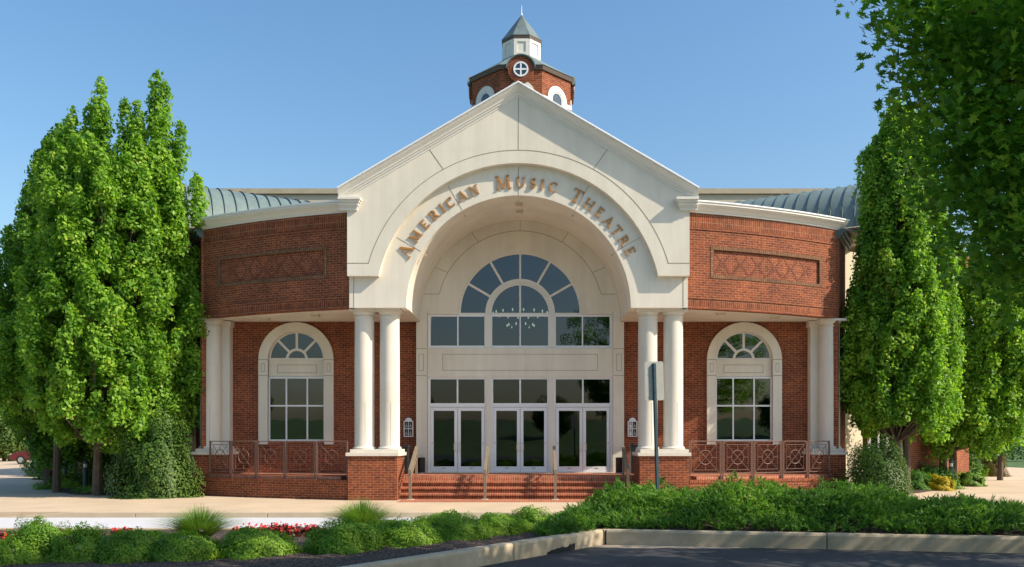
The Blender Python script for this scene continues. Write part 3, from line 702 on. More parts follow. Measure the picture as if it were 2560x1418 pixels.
for k in (-2, -1, 0, 1, 2):
    m = MB(); onface(m, k, .645, rect(-.262, .262, 15.02, 15.60), [rect(-.15, .15, 15.13, 15.50)], .0, .028); m.build('lantern_panel', TRIM, LN)
    # arched window with stone hood
    m = MB(); zc = 13.24
    onface(m, k, ap, [(-.46, zc)] + arc(0, zc, .46, PI, 0, 24)[1:] + [(.46, zc - 1.0), (.27, zc - 1.0)] + arc(0, zc, .27, 0, PI, 20) + [(-.27, zc - 1.0), (-.46, zc - 1.0)], [], .002, .05)
    onface(m, k, ap, rect(-.69, -.462, zc - .16, zc - .02), [], .002, .05); onface(m, k, ap, rect(.462, .69, zc - .16, zc - .02), [], .002, .05)
    m.build('window_hood', TRIM, CU)
    m = MB(); onface(m, k, ap, [(-.268, zc - 1)] + arc(0, zc, .268, PI, 0, 20) + [(.268, zc - 1)] , [[(-.225, zc - .95)] + arc(0, zc, .225, PI, 0, 20) + [(.225, zc - .95)]], .003, .03)
    fr = m.build('window', WHITE, CU)
    m = MB(); onface(m, k, ap, [(-.24, zc - .97)] + arc(0, zc, .24, PI, 0, 20) + [(.24, zc - .97)], [], .004, .012); m.build('pane', plain('cupola_glass%d' % k, (.03, .05, .07), .05, spec=1.0) if k == -2 else MATS['cupola_glass-2'], fr)
# eyebrow dormers with round windows (front and the side faces)
for k in (-2, 0, 2):
    zc = 14.03
    m = MB(); onface(m, k, ap, arc(0, zc, .43, 0, 2 * PI, 40)[:-1], [], -.6, .125)
    m.build('dormer_wall', BRICK, CU)
    m = MB(); nb = 30
    for i in range(nb):
        a0_, a1_ = 2 * PI * (i + .1) / nb, 2 * PI * (i + .9) / nb
        q = [(.255 * math.cos(a0_), zc + .255 * math.sin(a0_)), (.37 * math.cos(a0_), zc + .37 * math.sin(a0_)), (.37 * math.cos(a1_), zc + .37 * math.sin(a1_)), (.255 * math.cos(a1_), zc + .255 * math.sin(a1_))]
        onface(m, k, ap, q, [], .126, .134)
    m.build('brick_surround', plain('dormer_brick%d' % k, (.22, .07, .04), .85) if k == -2 else MATS['dormer_brick-2'], CU)
    m = MB(); onface(m, k, ap, [(-.36, 14.04)] + [] if False else [(x_, z_) for x_, z_ in arc(0, zc, .47, 0, PI, 24)] + [(x_, z_) for x_, z_ in arc(0, zc, .432, PI, 0, 24)], [], -.5, .17); m.build('dormer_trim', BRONZE, CU)
    m = MB(); onface(m, k, ap, [(x_, z_) for x_, z_ in arc(0, zc, .50, 0.1, PI - .1, 24)] + [(x_, z_) for x_, z_ in arc(0, zc, .472, PI - .1, 0.1, 24)], [], -.9, .19); m.build('dormer_roof', COPPER, CU)
    m = MB()
    onface(m, k, ap, arc(0, zc, .25, 0, 2 * PI, 32)[:-1], [arc(0, zc, .20, 0, 2 * PI, 32)[:-1]], .128, .16)
    onface(m, k, ap, rect(-.025, .025, zc - .205, zc + .205), [], .13, .155); onface(m, k, ap, rect(-.205, -.026, zc - .025, zc + .025), [], .13, .155); onface(m, k, ap, rect(.026, .205, zc - .025, zc + .025), [], .13, .155)
    fr = m.build('round_window', WHITE, CU)
    m = MB(); onface(m, k, ap, arc(0, zc, .22, 0, 2 * PI, 28)[:-1], [], .1275, .1295); m.build('pane', MATS['cupola_glass-2'], fr)
# ---- lettering round the arch (individual raised serif letters)
def stroke(x0, y0, x1, y1, w_): return [(x0 - w_ / 2, y0), (x0 + w_ / 2, y0), (x1 + w_ / 2, y1), (x1 - w_ / 2, y1)]
def serif(x, y, w_=.30, h=.055):
    return [(x - w_ / 2, y - (h if y > .5 else 0)), (x + w_ / 2, y - (h if y > .5 else 0)), (x + w_ / 2, y + (0 if y > .5 else h)), (x - w_ / 2, y + (0 if y > .5 else h))]
def hb(x0, x1, y, h=.06): return [(x0, y), (x1, y), (x1, y + h), (x0, y + h)]
def curve(cx, cy, rx, ry, a0, a1, thick, thin, n=14):
    out = []
    def pt(a, k):
        c, s_ = math.cos(a), math.sin(a); t = thin + (thick - thin) * abs(c) ** 1.5
        return (cx + (rx + k * t / 2) * c, cy + (ry + k * t / 2) * s_)
    for i in range(n):
        a, b = R(a0 + (a1 - a0) * i / n), R(a0 + (a1 - a0) * (i + 1) / n)
        out.append([pt(a, -1), pt(a, 1), pt(b, 1), pt(b, -1)])
    return out
T_, t_ = .155, .065
G = {
 'A': ([stroke(.10, 0, .46, 1, t_), stroke(.80, 0, .44, 1, T_), hb(.24, .68, .30), serif(.10, 0, .28), serif(.80, 0, .34)], .90),
 'M': ([stroke(.14, 0, .19, 1, t_), stroke(.56, .04, .22, 1, T_), stroke(.56, .04, .90, 1, t_), stroke(.98, 0, .92, 1, T_), serif(.14, 0, .28), serif(.98, 0, .34), serif(.13, 1, .22), serif(.97, 1, .22)], 1.12),
 'E': ([stroke(.18, 0, .18, 1, T_), hb(.2, .64, 0, .07), hb(.2, .62, .93, .07), hb(.2, .50, .48), [(.58, 0), (.68, 0), (.70, .24), (.64, .24)], [(.57, 1), (.64, 1), (.64, .78), (.59, .78)], [(.46, .42), (.51, .42), (.51, .60), (.46, .60)], serif(.16, 0, .28), serif(.16, 1, .28)], .74),
 'R': ([stroke(.18, 0, .18, 1, T_), hb(.2, .42, .94), hb(.2, .42, .46), stroke(.76, 0, .42, .5, T_), serif(.18, 0, .32), serif(.80, 0, .24), serif(.14, 1, .22)] + curve(.40, .72, .21, .245, -90, 90, .15, .06), .88),
 'I': ([stroke(.18, 0, .18, 1, T_), serif(.18, 0, .32), serif(.18, 1, .32)], .36),
 'C': (curve(.50, .5, .38, .47, 48, 312, .16, .06, 20) + [[(.70, .98), (.76, .98), (.78, .70), (.74, .70)], [(.70, .04), (.76, .10), (.82, .26), (.78, .26)]], .86),
 'N': ([stroke(.16, 0, .16, 1, t_), stroke(.82, 0, .18, 1, T_), stroke(.82, 0, .82, 1, t_), serif(.16, 0, .28), serif(.12, 1, .26), serif(.82, 1, .28)], .96),
 'U': ([stroke(.20, .3, .20, 1, T_), stroke(.80, .3, .80, 1, t_), serif(.20, 1, .32), serif(.80, 1, .26)] + curve(.49, .32, .29, .29, 180, 360, .12, .08), .98),
 'S': (curve(.34, .74, .20, .22, 30, 262, .13, .07) + curve(.34, .27, .22, .23, 95, -150, .14, .07) + [stroke(.40, .42, .28, .58, .24)] + [[(.48, 1.0), (.53, 1.0), (.55, .76), (.51, .76)], [(.11, 0), (.16, 0), (.13, .26), (.09, .26)]], .66),
 'T': ([stroke(.42, 0, .42, 1, T_), hb(.05, .79, .93, .07), [(.03, 1), (.09, 1), (.10, .76), (.05, .76)], [(.75, 1), (.81, 1), (.79, .76), (.74, .76)], serif(.42, 0, .34)], .84),
 'H': ([stroke(.18, 0, .18, 1, T_), stroke(.82, 0, .82, 1, T_), hb(.2, .8, .47), serif(.18, 0, .30), serif(.82, 0, .30), serif(.18, 1, .30), serif(.82, 1, .30)], 1.0),
}
WORDS = [[('A', 153.1, 1), ('M', 145.3, 0), ('E', 138.3, 0), ('R', 132.2, 0), ('I', 127.4, 0), ('C', 123.0, 0), ('A', 116.8, 0), ('N', 110.8, 0)],
         [('M', 97.1, 1), ('U', 89.0, 0), ('S', 83.3, 0), ('I', 79.1, 0), ('C', 74.0, 0)],
         [('T', 62.3, 1), ('H', 55.6, 0), ('E', 49.5, 0), ('A', 43.7, 0), ('T', 38.1, 0), ('R', 32.4, 0), ('E', 26.7, 0)]]
for wd in WORDS:
    for ch, deg, big in wd:
        polys, adv = G[ch]; h = .385 if big else .285; m = MB(); a = R(deg)
        rad = 3.375 if big else 3.40
        bx, bz = rad * math.cos(a), SOF + rad * math.sin(a)
        ux, uz = math.sin(a), -math.cos(a); nx, nz = math.cos(a), math.sin(a)
        for i, pl in enumerate(polys):
            lp = [(bx + ((p[0] - adv / 2) * ux + p[1] * nx) * h, bz + ((p[0] - adv / 2) * uz + p[1] * nz) * h) for p in pl]
            m.plate(lp, [], .142 - .0008 * i, .168)
        m.build('letter', GOLD, TH)

# ================================================================== GROUND
def structure(o): o['kind'] = 'structure'; return o
def slab(name, loop, z0, z1, mat, parent=None):
    m = MB(); m.prism(loop, lambda p: (p[0], p[1], z0), lambda p: (p[0], p[1], z1)); return m.build(name, mat, parent)
m = MB(); m.face([(-1500, -1500, -.16), (1500, -1500, -.16), (1500, 1500, -.16), (-1500, 1500, -.16)]); structure(m.build('ground', LAWN))
structure(slab('driveway', [(-60, -8.6), (60, -8.6), (60, -3.9), (-60, -3.9)], -.158, -.12, DRIVE))
# pavement in front of the theatre, sweeping back on both sides
WF = -4.0
m = MB()
m.prism([(-11.3, WF + .16), (30, WF + .16), (30, 60), (-70, 60), (-70, WF + .16), (-12.4, WF + .16)], lambda p: (p[0], p[1], -.15), lambda p: (p[0], p[1], 0))
structure(m.build('sidewalk', WALK))
# joints tooled in the walk
m = MB()
for (p, q) in (((-3.35, -.02), (-4.3, WF + .16)), ((3.4, -.1), (4.3, WF + .16)), ((-10.2, 1.5), (-14.5, WF + .16)), ((10.3, 1.5), (14.5, WF + .16)), ((-17, 2.3), (-26, -1)), ((-8.4, -1.2), (-8.8, WF + .16)), ((12.3, 4.6), (30, -1)), ((16.3, 12), (34, 9)), ((21, 24), (40, 22))):
    d = Vector((q[0] - p[0], q[1] - p[1])).normalized(); nn = Vector((-d.y, d.x)) * .007
    m.face([(p[0] + nn.x, p[1] + nn.y, .0035), (p[0] - nn.x, p[1] - nn.y, .0035), (q[0] - nn.x, q[1] - nn.y, .0035), (q[0] + nn.x, q[1] + nn.y, .0035)])
structure(m.build('pavement_joints', JOINT))
# its kerb, in lengths
xk = [-11.3, -8.9, -5.8, -2.7, .4, 3.5, 6.6, 9.7, 12.8, 16, 20]
for a, b in zip(xk[:-1], xk[1:]):
    m = MB(); m.box((a + .006, WF, -.157), (b - .006, WF + .156, .003))
    if a == xk[0]:
        m = MB(); m.prism([(a - 1.0, -.13), (a + .9, .003), (b - .006, .003), (b - .006, -.157), (a - 1.0, -.157)], lambda p: (p[0], WF, p[1]), lambda p: (p[0], WF + .156, p[1]))
    structure(m.build('kerb', KERB2, bevel=.012))
m = MB(); m.face([(-60, WF - .1, -.118), (-12.35, WF - .1, -.118), (-12.35, WF + .2, .0015), (-60, WF + .2, .0015)]); structure(m.build('pavement_ramp', WALK))
m = MB(); m.box((-3.3, -.72, -.01), (3.3, .41, .012)); structure(m.build('brick_apron', BRICKPAVE))

# planted island between the drive and the car park
def yn(x): return -11.9 + (x - 1.43) * 1.285 if x < 1.43 else -11.9 - .17 * (x - 1.43)
def isl(x, y):
    y0 = yn(x); t = min(1, max(0, (y - y0) / (-7.6 - y0)))
    return .40 - .42 * t + (.10 + .14 * min(1, max(0, (x - .2) / 2.0))) * math.sin(PI * min(1, t * 1.15)) ** .8 + .015 * math.sin(x * 5 + y * 3) + .01 * math.sin(x * 13 - y * 9)
m = MB(); NX, NY = 110, 40
g_ = [[None] * (NY + 1) for _ in range(NX + 1)]
for i in range(NX + 1):
    x = -14 + 32 * i / NX
    for k in range(NY + 1):
        y = yn(x) + .13 + (-7.6 - yn(x) - .13) * k / NY
        g_[i][k] = (x, y, isl(x, y) - .005)
for i in range(NX):
    for k in range(NY): m.face([g_[i][k], g_[i + 1][k], g_[i + 1][k + 1], g_[i][k + 1]])
structure(m.build('planting_island', MULCH, smooth=True))
m = MB(); m.box((-14, -7.62, -.157), (18, -7.46, .0)); structure(m.build('kerb', KERB2, bevel=.012))
# tall near kerb: lengths along the skewed line, then along the car park
def kerbrun(p, q, name='kerb'):
    p, q = Vector(p), Vector(q); d = (q - p).normalized(); nn = Vector((-d.y, d.x))
    m = MB(); pr = [(-.0, .10), (.0, .395), (.012, .425), (.03, .43), (.15, .43), (.15, .10)]
    a, b = p + d * .006, q - d * .006
    m.prism(pr, lambda t: (a.x + nn.x * t[0], a.y + nn.y * t[0], t[1]), lambda t: (b.x + nn.x * t[0], b.y + nn.y * t[0], t[1]))
    structure(m.build(name, KERB, bevel=.01))
pts = [(-6.8, yn(-6.8)), (-4.2, yn(-4.2)), (-2.0, yn(-2.0)), (.20, yn(.20)), (1.43, yn(1.43) + .0)]
for a, b in zip(pts[:-1], pts[1:]): kerbrun(a, b)
pts = [(1.46, yn(1.46)), (4.42, yn(4.42)), (7.5, yn(7.5)), (10.6, yn(10.6)), (13.7, yn(13.7)), (17, yn(17))]
for a, b in zip(pts[:-1], pts[1:]): kerbrun(a, b)
m = MB(); m.prism([(1.443, yn(1.43) + .012), (1.50, -11.745), (1.32, -11.80)], lambda t: (t[0], t[1], .1), lambda t: (t[0], t[1], .427)); structure(m.build('kerb', KERB))
# car park
m = MB()
cp = [(-9, -30), (-9, yn(-9) - .02), (1.43, yn(1.43) + .02), (18, yn(18) + .02), (45, -15), (45, -46), (-45, -46), (-45, -30)]
m.prism(cp, lambda p: (p[0], p[1], -.1), lambda p: (p[0], p[1], .215)); structure(m.build('car_park', ASPH))
# pale worn strip of old concrete at the kerb foot
m = MB(); m.prism([(1.2, -12.15), (1.46, -11.93), (3.4, -12.26), (3.0, -12.33), (2.3, -12.27), (1.7, -12.31)], lambda p: (p[0], p[1], .2), lambda p: (p[0], p[1], .219)); structure(m.build('worn_concrete_patch', WALK))
# lawn bank opposite the theatre (seen in the glass)
m = MB()
for i in range(24):
    for k in range(10):
        f = lambda i, k: (-120 + i * 10, -50 - k * 8, -.15 + 5.5 * (1 - math.cos(PI * k / 10)) / 2)
        m.face([f(i, k), f(i + 1, k), f(i + 1, k + 1), f(i, k + 1)])
structure(m.build('lawn_bank', LAWN, smooth=True))
# planting beds beside the building
def bed(loop): return structure(slab('planting_bed', loop, -.02, .035, MULCH))
bed([(-10.15, 1.9), (-10.9, 1.75), (-12.6, 2.1), (-13.9, 2.6), (-15.5, 4.3), (-18.5, 9.5), (-23, 17), (-27, 24), (-22, 30), (-14, 13), (-10.2, 6)])
bed([(10.1, 1.9), (10.9, 1.8), (12.8, 3.4), (14.0, 4.8), (14.9, 5.2), (16.2, 8.2), (18.6, 14), (23, 22), (31.0, 33), (26, 36), (19, 22), (12, 8), (10.1, 5)])

# ================================================================== FOLIAGE
RNG = np.random.default_rng(11)
def npmesh(name, V, k, mat, parent=None):
    """V: (n, k, 3) – n separate k-gons"""
    n = V.shape[0]; me = bpy.data.meshes.new(name)
    me.vertices.add(n * k); me.vertices.foreach_set('co', V.reshape(-1).astype(np.float32))
    me.loops.add(n * k); me.loops.foreach_set('vertex_index', np.arange(n * k, dtype=np.int32))
    me.polygons.add(n); me.polygons.foreach_set('loop_start', np.arange(0, n * k, k, dtype=np.int32))
    me.update(calc_edges=True); me.validate()
    me.materials.append(mat)
    o = bpy.data.objects.new(name, me); COL.objects.link(o)
    if parent: o.parent = parent
    return o
def unit_(a): return a / (np.linalg.norm(a, axis=-1, keepdims=True) + 1e-9)
MAPLE = np.array([(0, -.5), (.10, -.22), (.42, -.30), (.26, -.08), (.52, .10), (.24, .10), (.30, .30), (.12, .24), (0, .58), (-.12, .24), (-.30, .30), (-.24, .10), (-.52, .10), (-.26, -.08), (-.42, -.30), (-.10, -.22)])
LEAF5 = np.array([(0, -.5), (.30, -.22), (.48, .12), (.16, .16), (0, .55), (-.16, .16), (-.48, .12), (-.30, -.22)])
DIAM = np.array([(0, -.5), (.3, 0), (0, .5), (-.3, 0)])
def leaves(C, size, up, shape=DIAM, jit=.7, droop=.0, aspect=1.0):
    """C: centres, up: preferred leaf normal"""
    n = len(C); nrm = unit_(up + RNG.normal(0, jit, (n, 3)))
    ax = unit_(np.cross(nrm, RNG.normal(0, 1, (n, 3)) + np.array([0, 0, -droop]))) if droop == 0 else None
    if ax is None:
        tip = RNG.normal(0, .6, (n, 3)) + np.array([0, 0, -droop]); tip = unit_(tip - nrm * np.sum(tip * nrm, 1, keepdims=True)); ax = np.cross(tip, nrm)
    bx = np.cross(nrm, ax)
    s = size * RNG.uniform(.7, 1.25, (n, 1, 1))
    sh = shape[None, :, :]
    V = C[:, None, :] + (ax[:, None, :] * sh[:, :, :1] * aspect + bx[:, None, :] * sh[:, :, 1:]) * s
    fold = (np.abs(sh[:, :, :1]) * .5) * s
    return V + nrm[:, None, :] * fold * .6
def limbs(name, segs, parent):
    m = MB()
    for pts, rad in segs: m.tube(pts, rad, 8)
    return m.build(name, BARK, parent, smooth=True)
def spindle(tip, L, Rr, n, lean):
    """ascending plume of leaves ending at tip"""
    t = RNG.uniform(0, 1, n) ** .85
    a = RNG.uniform(0, 2 * PI, n); ph = RNG.uniform(0, 6.28, 3)
    prof = Rr * np.clip(1.15 * t ** .55 * (1.08 - .45 * t), .05, 1) * (1 + .30 * np.sin(t * L * 9 + ph[0] + 2 * np.sin(a + ph[1])) + .22 * np.sin(3 * a + ph[2] + t * 5))
    rr = prof * RNG.uniform(.25, 1, n) ** .5 * np.where(RNG.uniform(0, 1, n) < .06, 1.35, 1)
    d = np.array(lean); d = d / np.linalg.norm(d)
    e1 = unit_(np.cross(d, [.3, 1, .1])); e2 = np.cross(d, e1)
    rad = np.cos(a)[:, None] * e1 + np.sin(a)[:, None] * e2
    C = np.array(tip)[None] - d * (t * L)[:, None] + rad * rr[:, None]
    C += RNG.normal(0, .035, C.shape)
    return C, unit_(rad * 1.0 + np.array([0, 0, .75]))
def spire_tree(name, base, prof, tips, nplume, lsize, mat, seed, leafn=900, label='', cat='tree', group=None, trunk_r=.14, pl=1.7, pr=.42, fork=1.0, shape=DIAM, trunks=((0, 0),)):
    """prof: [(z, x0, x1)] crown outline relative to base; tips: [(x, z)] explicit spires"""
    global RNG
    RNG = np.random.default_rng(seed); rr = random.Random(seed)
    root = empty(name, base); tag(root, label, cat, group)
    zs = [p[0] for p in prof]; x0s = [p[1] for p in prof]; x1s = [p[2] for p in prof]
    Cs, Us = [], []
    for (tx, tz) in tips:
        lo = np.interp(tz - 1.2, zs, x0s); hi = np.interp(tz - 1.2, zs, x1s)
        c, u = spindle((tx, rr.uniform(-.3, .5), tz), pl * 1.35, pr * .9, int(leafn * 1.2), (rr.uniform(-.05, .05), 0, 1)); Cs.append(c); Us.append(u)
    branch = []
    for i in range(nplume):
        # taller share towards the top; spread over the lit shell
        z = zs[0] + .6 + (zs[-1] - zs[0] - .6) * ((i + rr.random()) / nplume) ** 1.0
        lo, hi = float(np.interp(z, zs, x0s)), float(np.interp(z, zs, x1s)); cx, hw = (lo + hi) / 2, (hi - lo) / 2
        th = i * 2.39996 + rr.uniform(-.3, .3); f = math.sqrt(rr.uniform(.30, 1)) * .98
        hw2 = max(.05, hw - pr * .35)
        x = cx + hw2 * f * math.cos(th); y = hw2 * .9 * f * math.sin(th)
        lean = (.28 * f * math.cos(th), .28 * f * math.sin(th), 1)
        c, u = spindle((x, y, z), pl * rr.uniform(.75, 1.25), pr * rr.uniform(.75, 1.25), int(leafn * rr.uniform(.8, 1.2)), lean); Cs.append(c); Us.append(u)
        if i % 2 == 0: branch.append((x * .96, y * .96, z - .5))
    C = np.concatenate(Cs); U = np.concatenate(Us)
    npmesh('crown', leaves(C, lsize, U, shape, .55, droop=.5), len(shape), mat, root)
    segs = []
    for (tx, ty) in trunks:
        top = zs[-1] * .8; segs.append(([(tx, ty, -.05), (tx * 1.0 + .02, ty, zs[0] * .6), (tx * .8 + .05, ty, zs[0] + .6), (tx * .5, ty, top * .6), (0, 0, top)], [trunk_r * 1.3, trunk_r, trunk_r * .9, trunk_r * .5, .03]))
    for bx_, by_, bz_ in branch:
        s0 = max(zs[0] * .75, bz_ * .45 - .3); segs.append(([(0, 0, s0), (bx_ * .55, by_ * .55, s0 + (bz_ - s0) * .45), (bx_, by_, bz_)], [trunk_r * .35, trunk_r * .2, .012]))
    limbs('trunk', segs, root)
    return root

def prof_px(D, bx, rows):                # [(py, px0, px1)] -> outline relative to base
    return sorted([(CZ + (VY - py) * D / F, (a - VX) * D / F + CX - bx, (b - VX) * D / F + CX - bx) for py, a, b in rows])
def tips_px(D, bx, t): return [((px - VX) * D / F + CX - bx, CZ + (VY - py) * D / F) for px, py in t]

# the tree group left of the theatre
D = 26.2; bx = (243 - VX) * D / F + CX
spire_tree('columnar_tree', (bx, CY + D, 0), prof_px(D, bx, [(1075, 190, 400), (1020, 120, 470), (940, 60, 500), (850, 45, 508), (700, 50, 508), (560, 72, 488), (450, 95, 490), (400, 115, 445), (350, 185, 430)]),
           tips_px(D, bx, [(385, 172), (402, 190), (376, 215), (410, 270), (420, 340), (390, 260), (385, 330), (400, 400), (262, 206), (266, 280), (300, 236), (304, 320), (216, 252), (222, 330), (345, 258), (328, 275), (355, 310), (240, 238), (190, 275), (335, 290), (340, 350), (128, 345), (158, 330), (180, 310), (430, 385), (100, 385), (438, 290), (498, 440), (480, 430), (478, 610), (470, 640), (462, 520), (450, 600), (496, 720), (470, 760), (490, 860), (474, 940)]),
           400, .13, L_MAPLE, 5, leafn=420, label='tall bright green tree with many upright spires, left of the theatre', group='upright maples beside the theatre', trunk_r=.13, pl=1.15, pr=.36)
D = 29.5; bx = (120 - VX) * D / F + CX
spire_tree('columnar_tree', (bx, CY + D, 0), prof_px(D, bx, [(1120, 110, 300), (1060, 60, 320), (980, 10, 320), (900, -60, 320), (780, -70, 300), (660, -30, 280), (560, 30, 250), (460, 62, 240), (380, 80, 220), (310, 130, 200)]),
           tips_px(D, bx, [(155, 286), (92, 372), (135, 350), (20, 568), (60, 500), (-5, 640), (75, 440)]),
           220, .14, L_MID, 6, leafn=420, label='darker upright tree at the left edge, behind the bright green one', group='upright maples beside the theatre', trunk_r=.14, pl=1.4, pr=.46)
D = 23.6; bx = (20 - VX) * D / F + CX - .9
spire_tree('columnar_tree', (bx, CY + D + 4, 0), prof_px(D + 4, bx, [(1000, -60, 130), (930, -60, 150), (850, -60, 130), (790, -60, 90)]), tips_px(D + 4, bx, [(10, 770), (35, 790), (95, 800)]),
           40, .125, L_MAPLE, 16, leafn=450, label='low crown with yellowish tips at the left edge, below the darker tree', group='upright maples beside the theatre', trunk_r=.10, pl=1.3, pr=.42)
# trees right of the theatre
D = 26.6; bx = (2240 - VX) * D / F + CX
spire_tree('columnar_tree', (bx, CY + D, 0), prof_px(D, bx, [(1060, 2150, 2350), (1000, 2112, 2400), (940, 2095, 2410), (860, 2092, 2410), (740, 2108, 2400), (640, 2128, 2390), (560, 2140, 2380), (470, 2150, 2370), (380, 2150, 2350), (310, 2185, 2320), (265, 2215, 2290)]),
           tips_px(D, bx, [(2240, 246), (2222, 275), (2185, 345), (2170, 365), (2260, 290), (2172, 430), (2168, 500), (2172, 560), (2160, 600), (2148, 650), (2138, 700), (2128, 760), (2118, 820), (2112, 880)]),
           330, .125, L_MAPLE, 8, leafn=400, label='upright green tree right of the theatre with a forked trunk', group='upright maples beside the theatre', trunk_r=.12, pl=1.1, pr=.36, trunks=((0, 0), (.35, .1)))
D = 30.5; bx = (2372 - VX) * D / F + CX
spire_tree('columnar_tree', (bx, CY + D, 0), prof_px(D, bx, [(1100, 2290, 2490), (1040, 2270, 2560), (930, 2260, 2600), (820, 2270, 2640), (720, 2300, 2660), (640, 2340, 2640)]),
           tips_px(D, bx, [(2400, 610), (2450, 640), (2500, 650), (2550, 700)]),
           270, .135, L_MAPLE, 9, leafn=400, label='broad bright green tree at the right edge over the curving walk', group='upright maples beside the theatre', trunk_r=.13, pl=1.2, pr=.42, trunks=((-.22, 0), (.28, .3)))
D = 36; bx = (2500 - VX) * D / F + CX
spire_tree('columnar_tree', (bx, CY + D, 0), prof_px(D, bx, [(1110, 2420, 2500), (1060, 2400, 2540), (1000, 2400, 2580), (900, 2420, 2640), (800, 2440, 2640)]), [],
           34, .12, L_DARK, 10, leafn=650, label='darker small tree behind the broad bright one, by the curving walk', group='upright maples beside the theatre', trunk_r=.10, pl=1.4, pr=.5)

# big shading maple whose branches hang into the picture, top right
RNG = np.random.default_rng(21); rr = random.Random(21)
BM = (9.2, -17.2, .2); root = tag(empty('shade_maple', BM), 'large dark leaved maple overhanging the upper right of the view, its trunk beyond the edge', 'tree')
Cs, Us, seg = [], [], [([(0, 0, -.1), (.05, 0, 1.4), (-.1, .1, 3.0), (.1, 0, 6.0), (0, 0, 9.0)], [.30, .24, .20, .13, .04])]
def mpx(px, py, D): p = P(px, py, D); return (p.x - BM[0], p.y - BM[1], p.z - BM[2])
ends = []
for (px, py, D) in [(2250, 30, 8.4), (2300, 150, 8.3), (2290, 60, 8.8), (2262, 20, 8), (2330, 250, 8.6), (2330, 360, 8.6), (2360, 440, 8.5), (2390, 540, 8.8), (2440, 600, 8.6), (2330, 440, 9.2), (2520, 660, 8.6), (2550, 740, 9), (2480, 640, 9.2), (2300, 200, 9),
                    (2400, 100, 8.2), (2400, 300, 8.3), (2450, 200, 8.0), (2500, 350, 8), (2480, 480, 8.2), (2540, 560, 8), (2540, 100, 7.8), (2420, 420, 9.2), (2350, 100, 9.4), (2400, 200, 9.6), (2460, 60, 9.4), (2520, 250, 9.3), (2550, 430, 9.4), (2440, 520, 9.6), (2420, 0, 9), (2330, -80, 8.6), (2440, -150, 8.4), (2560, -60, 9), (2370, 330, 9.6), (2490, 130, 10), (2540, 330, 10.4), (2480, 420, 10.4), (2420, 620, 9.6), (2545, 640, 9.8)]:
    ends.append(mpx(px + 48 + max(0, py - 250) * .06, py, D * .80))
for i in range(900):
    th = i * 2.39996; z = rr.uniform(3.2, 10.0); rmax = 7.2 * math.sqrt(max(.05, 1 - ((z - 6.6) / 4.2) ** 2)); r_0 = rmax * math.sqrt(rr.uniform(.1, 1))
    x, y = r_0 * math.cos(th), r_0 * math.sin(th)
    wx, wy = x + BM[0], y + BM[1]
    # keep to the side of the view that the photograph shows leaves on
    px = VX + F * (wx - CX) / (wy - CY); py = VY - F * (z + BM[2] - CZ) / (wy - CY)
    if wy - CY < 3 or wx > 12.4: continue
    zs_ = z - .3; xs_s = wx - 1.13 * zs_
    if wy + .36 * zs_ > -12.2 + .42 * max(0, xs_s - 2.3): continue          # crown shaped by where its cast shadow should end
    lim = 2310 + max(0, py) * .12 + max(0, py - 380) * .62
    if px < lim + 50 and py > -50: continue
    if py > 600: continue
    ends.append((x, y, z))
for ie, (x, y, z) in enumerate(ends):
    n = 300 if ie < 38 else 190; c = np.array([x, y, z])[None] + np.clip(RNG.normal(0, 1, (n, 3)), -1.25, 1.25) * np.array([.27, .27, .17])
    c[:, 2] -= .12 * ((c[:, 0] - x) ** 2 + (c[:, 1] - y) ** 2) / .3
    Cs.append(c); Us.append(np.tile(np.array([.15, -.25, .9]), (n, 1)))
for i, (x, y, z) in enumerate(ends):
    if i % 2 == 0 or i < 40:
        h0 = min(z - .4, 2.6 + (i % 7) * .5); seg.append(([(0, 0, h0), (x * .5, y * .5, h0 + (z - h0) * .7), (x, y, z)], [.07, .035, .008]))
C = np.concatenate(Cs); U = np.concatenate(Us)
npmesh('crown', leaves(C, .088, U, MAPLE, .5, droop=1.4), len(MAPLE), L_BIG, root)
limbs('trunk', seg, root)

# ---- shrubs
def mound(n, rx, ry, h, lump=.18, seed=1, shell=.5, k=5.0, boxy=0):
    g = np.random.default_rng(seed)
    d = unit_(g.normal(0, 1, (n, 3))); d[:, 2] = np.abs(d[:, 2])
    if boxy: hh = np.sqrt(d[:, 0] ** 2 + d[:, 1] ** 2) + 1e-6; f = hh ** (-boxy); d[:, 0] *= f; d[:, 1] *= f
    d[:, 2] -= .06
    ph = g.uniform(0, 6, 6)
    l = 1 + lump * (np.sin(d[:, 0] * k + ph[0]) * np.sin(d[:, 1] * k + ph[1]) + .6 * np.sin(d[:, 2] * k * 1.7 + ph[2] + d[:, 0] * 4) + .4 * np.sin(d[:, 0] * k * 2.7 + ph[3]) * np.sin(d[:, 1] * k * 2.3 + d[:, 2] * 9 + ph[4]))
    rad = l * g.uniform(shell, 1, n) ** .5
    C = d * rad[:, None] * np.array([rx, ry, h])
    C[:, 2] = np.maximum(C[:, 2], .01)
    return C, d
def shrub(name, loc, rx, ry, h, n, lsize, mat, label, seed, cat='shrub', group=None, shape=DIAM, lump=.15, jit=.6, shell=.5, aspect=1.0, k=5.0, stems=True, extra=None, boxy=0):
    global RNG; RNG = np.random.default_rng(seed)
    root = tag(empty(name, loc), label, cat, group)
    C, d = mound(n, rx, ry, h, lump, seed, shell, k, boxy)
    npmesh('foliage', leaves(C, lsize, d + np.array([0, 0, .4]), shape, jit, aspect=aspect), len(shape), mat, root)
    if stems:
        rr = random.Random(seed); limbs('stems', [([(0, 0, -.05), (math.cos(a) * rx * .4, math.sin(a) * ry * .4, h * .45), (math.cos(a) * rx * .65, math.sin(a) * ry * .65, h * .75)], [.02, .014, .005]) for a in [rr.uniform(0, 6.28) for _ in range(7)]], root)
    if extra: extra(root)
    return root
p = P(388, 1100, 25.6)
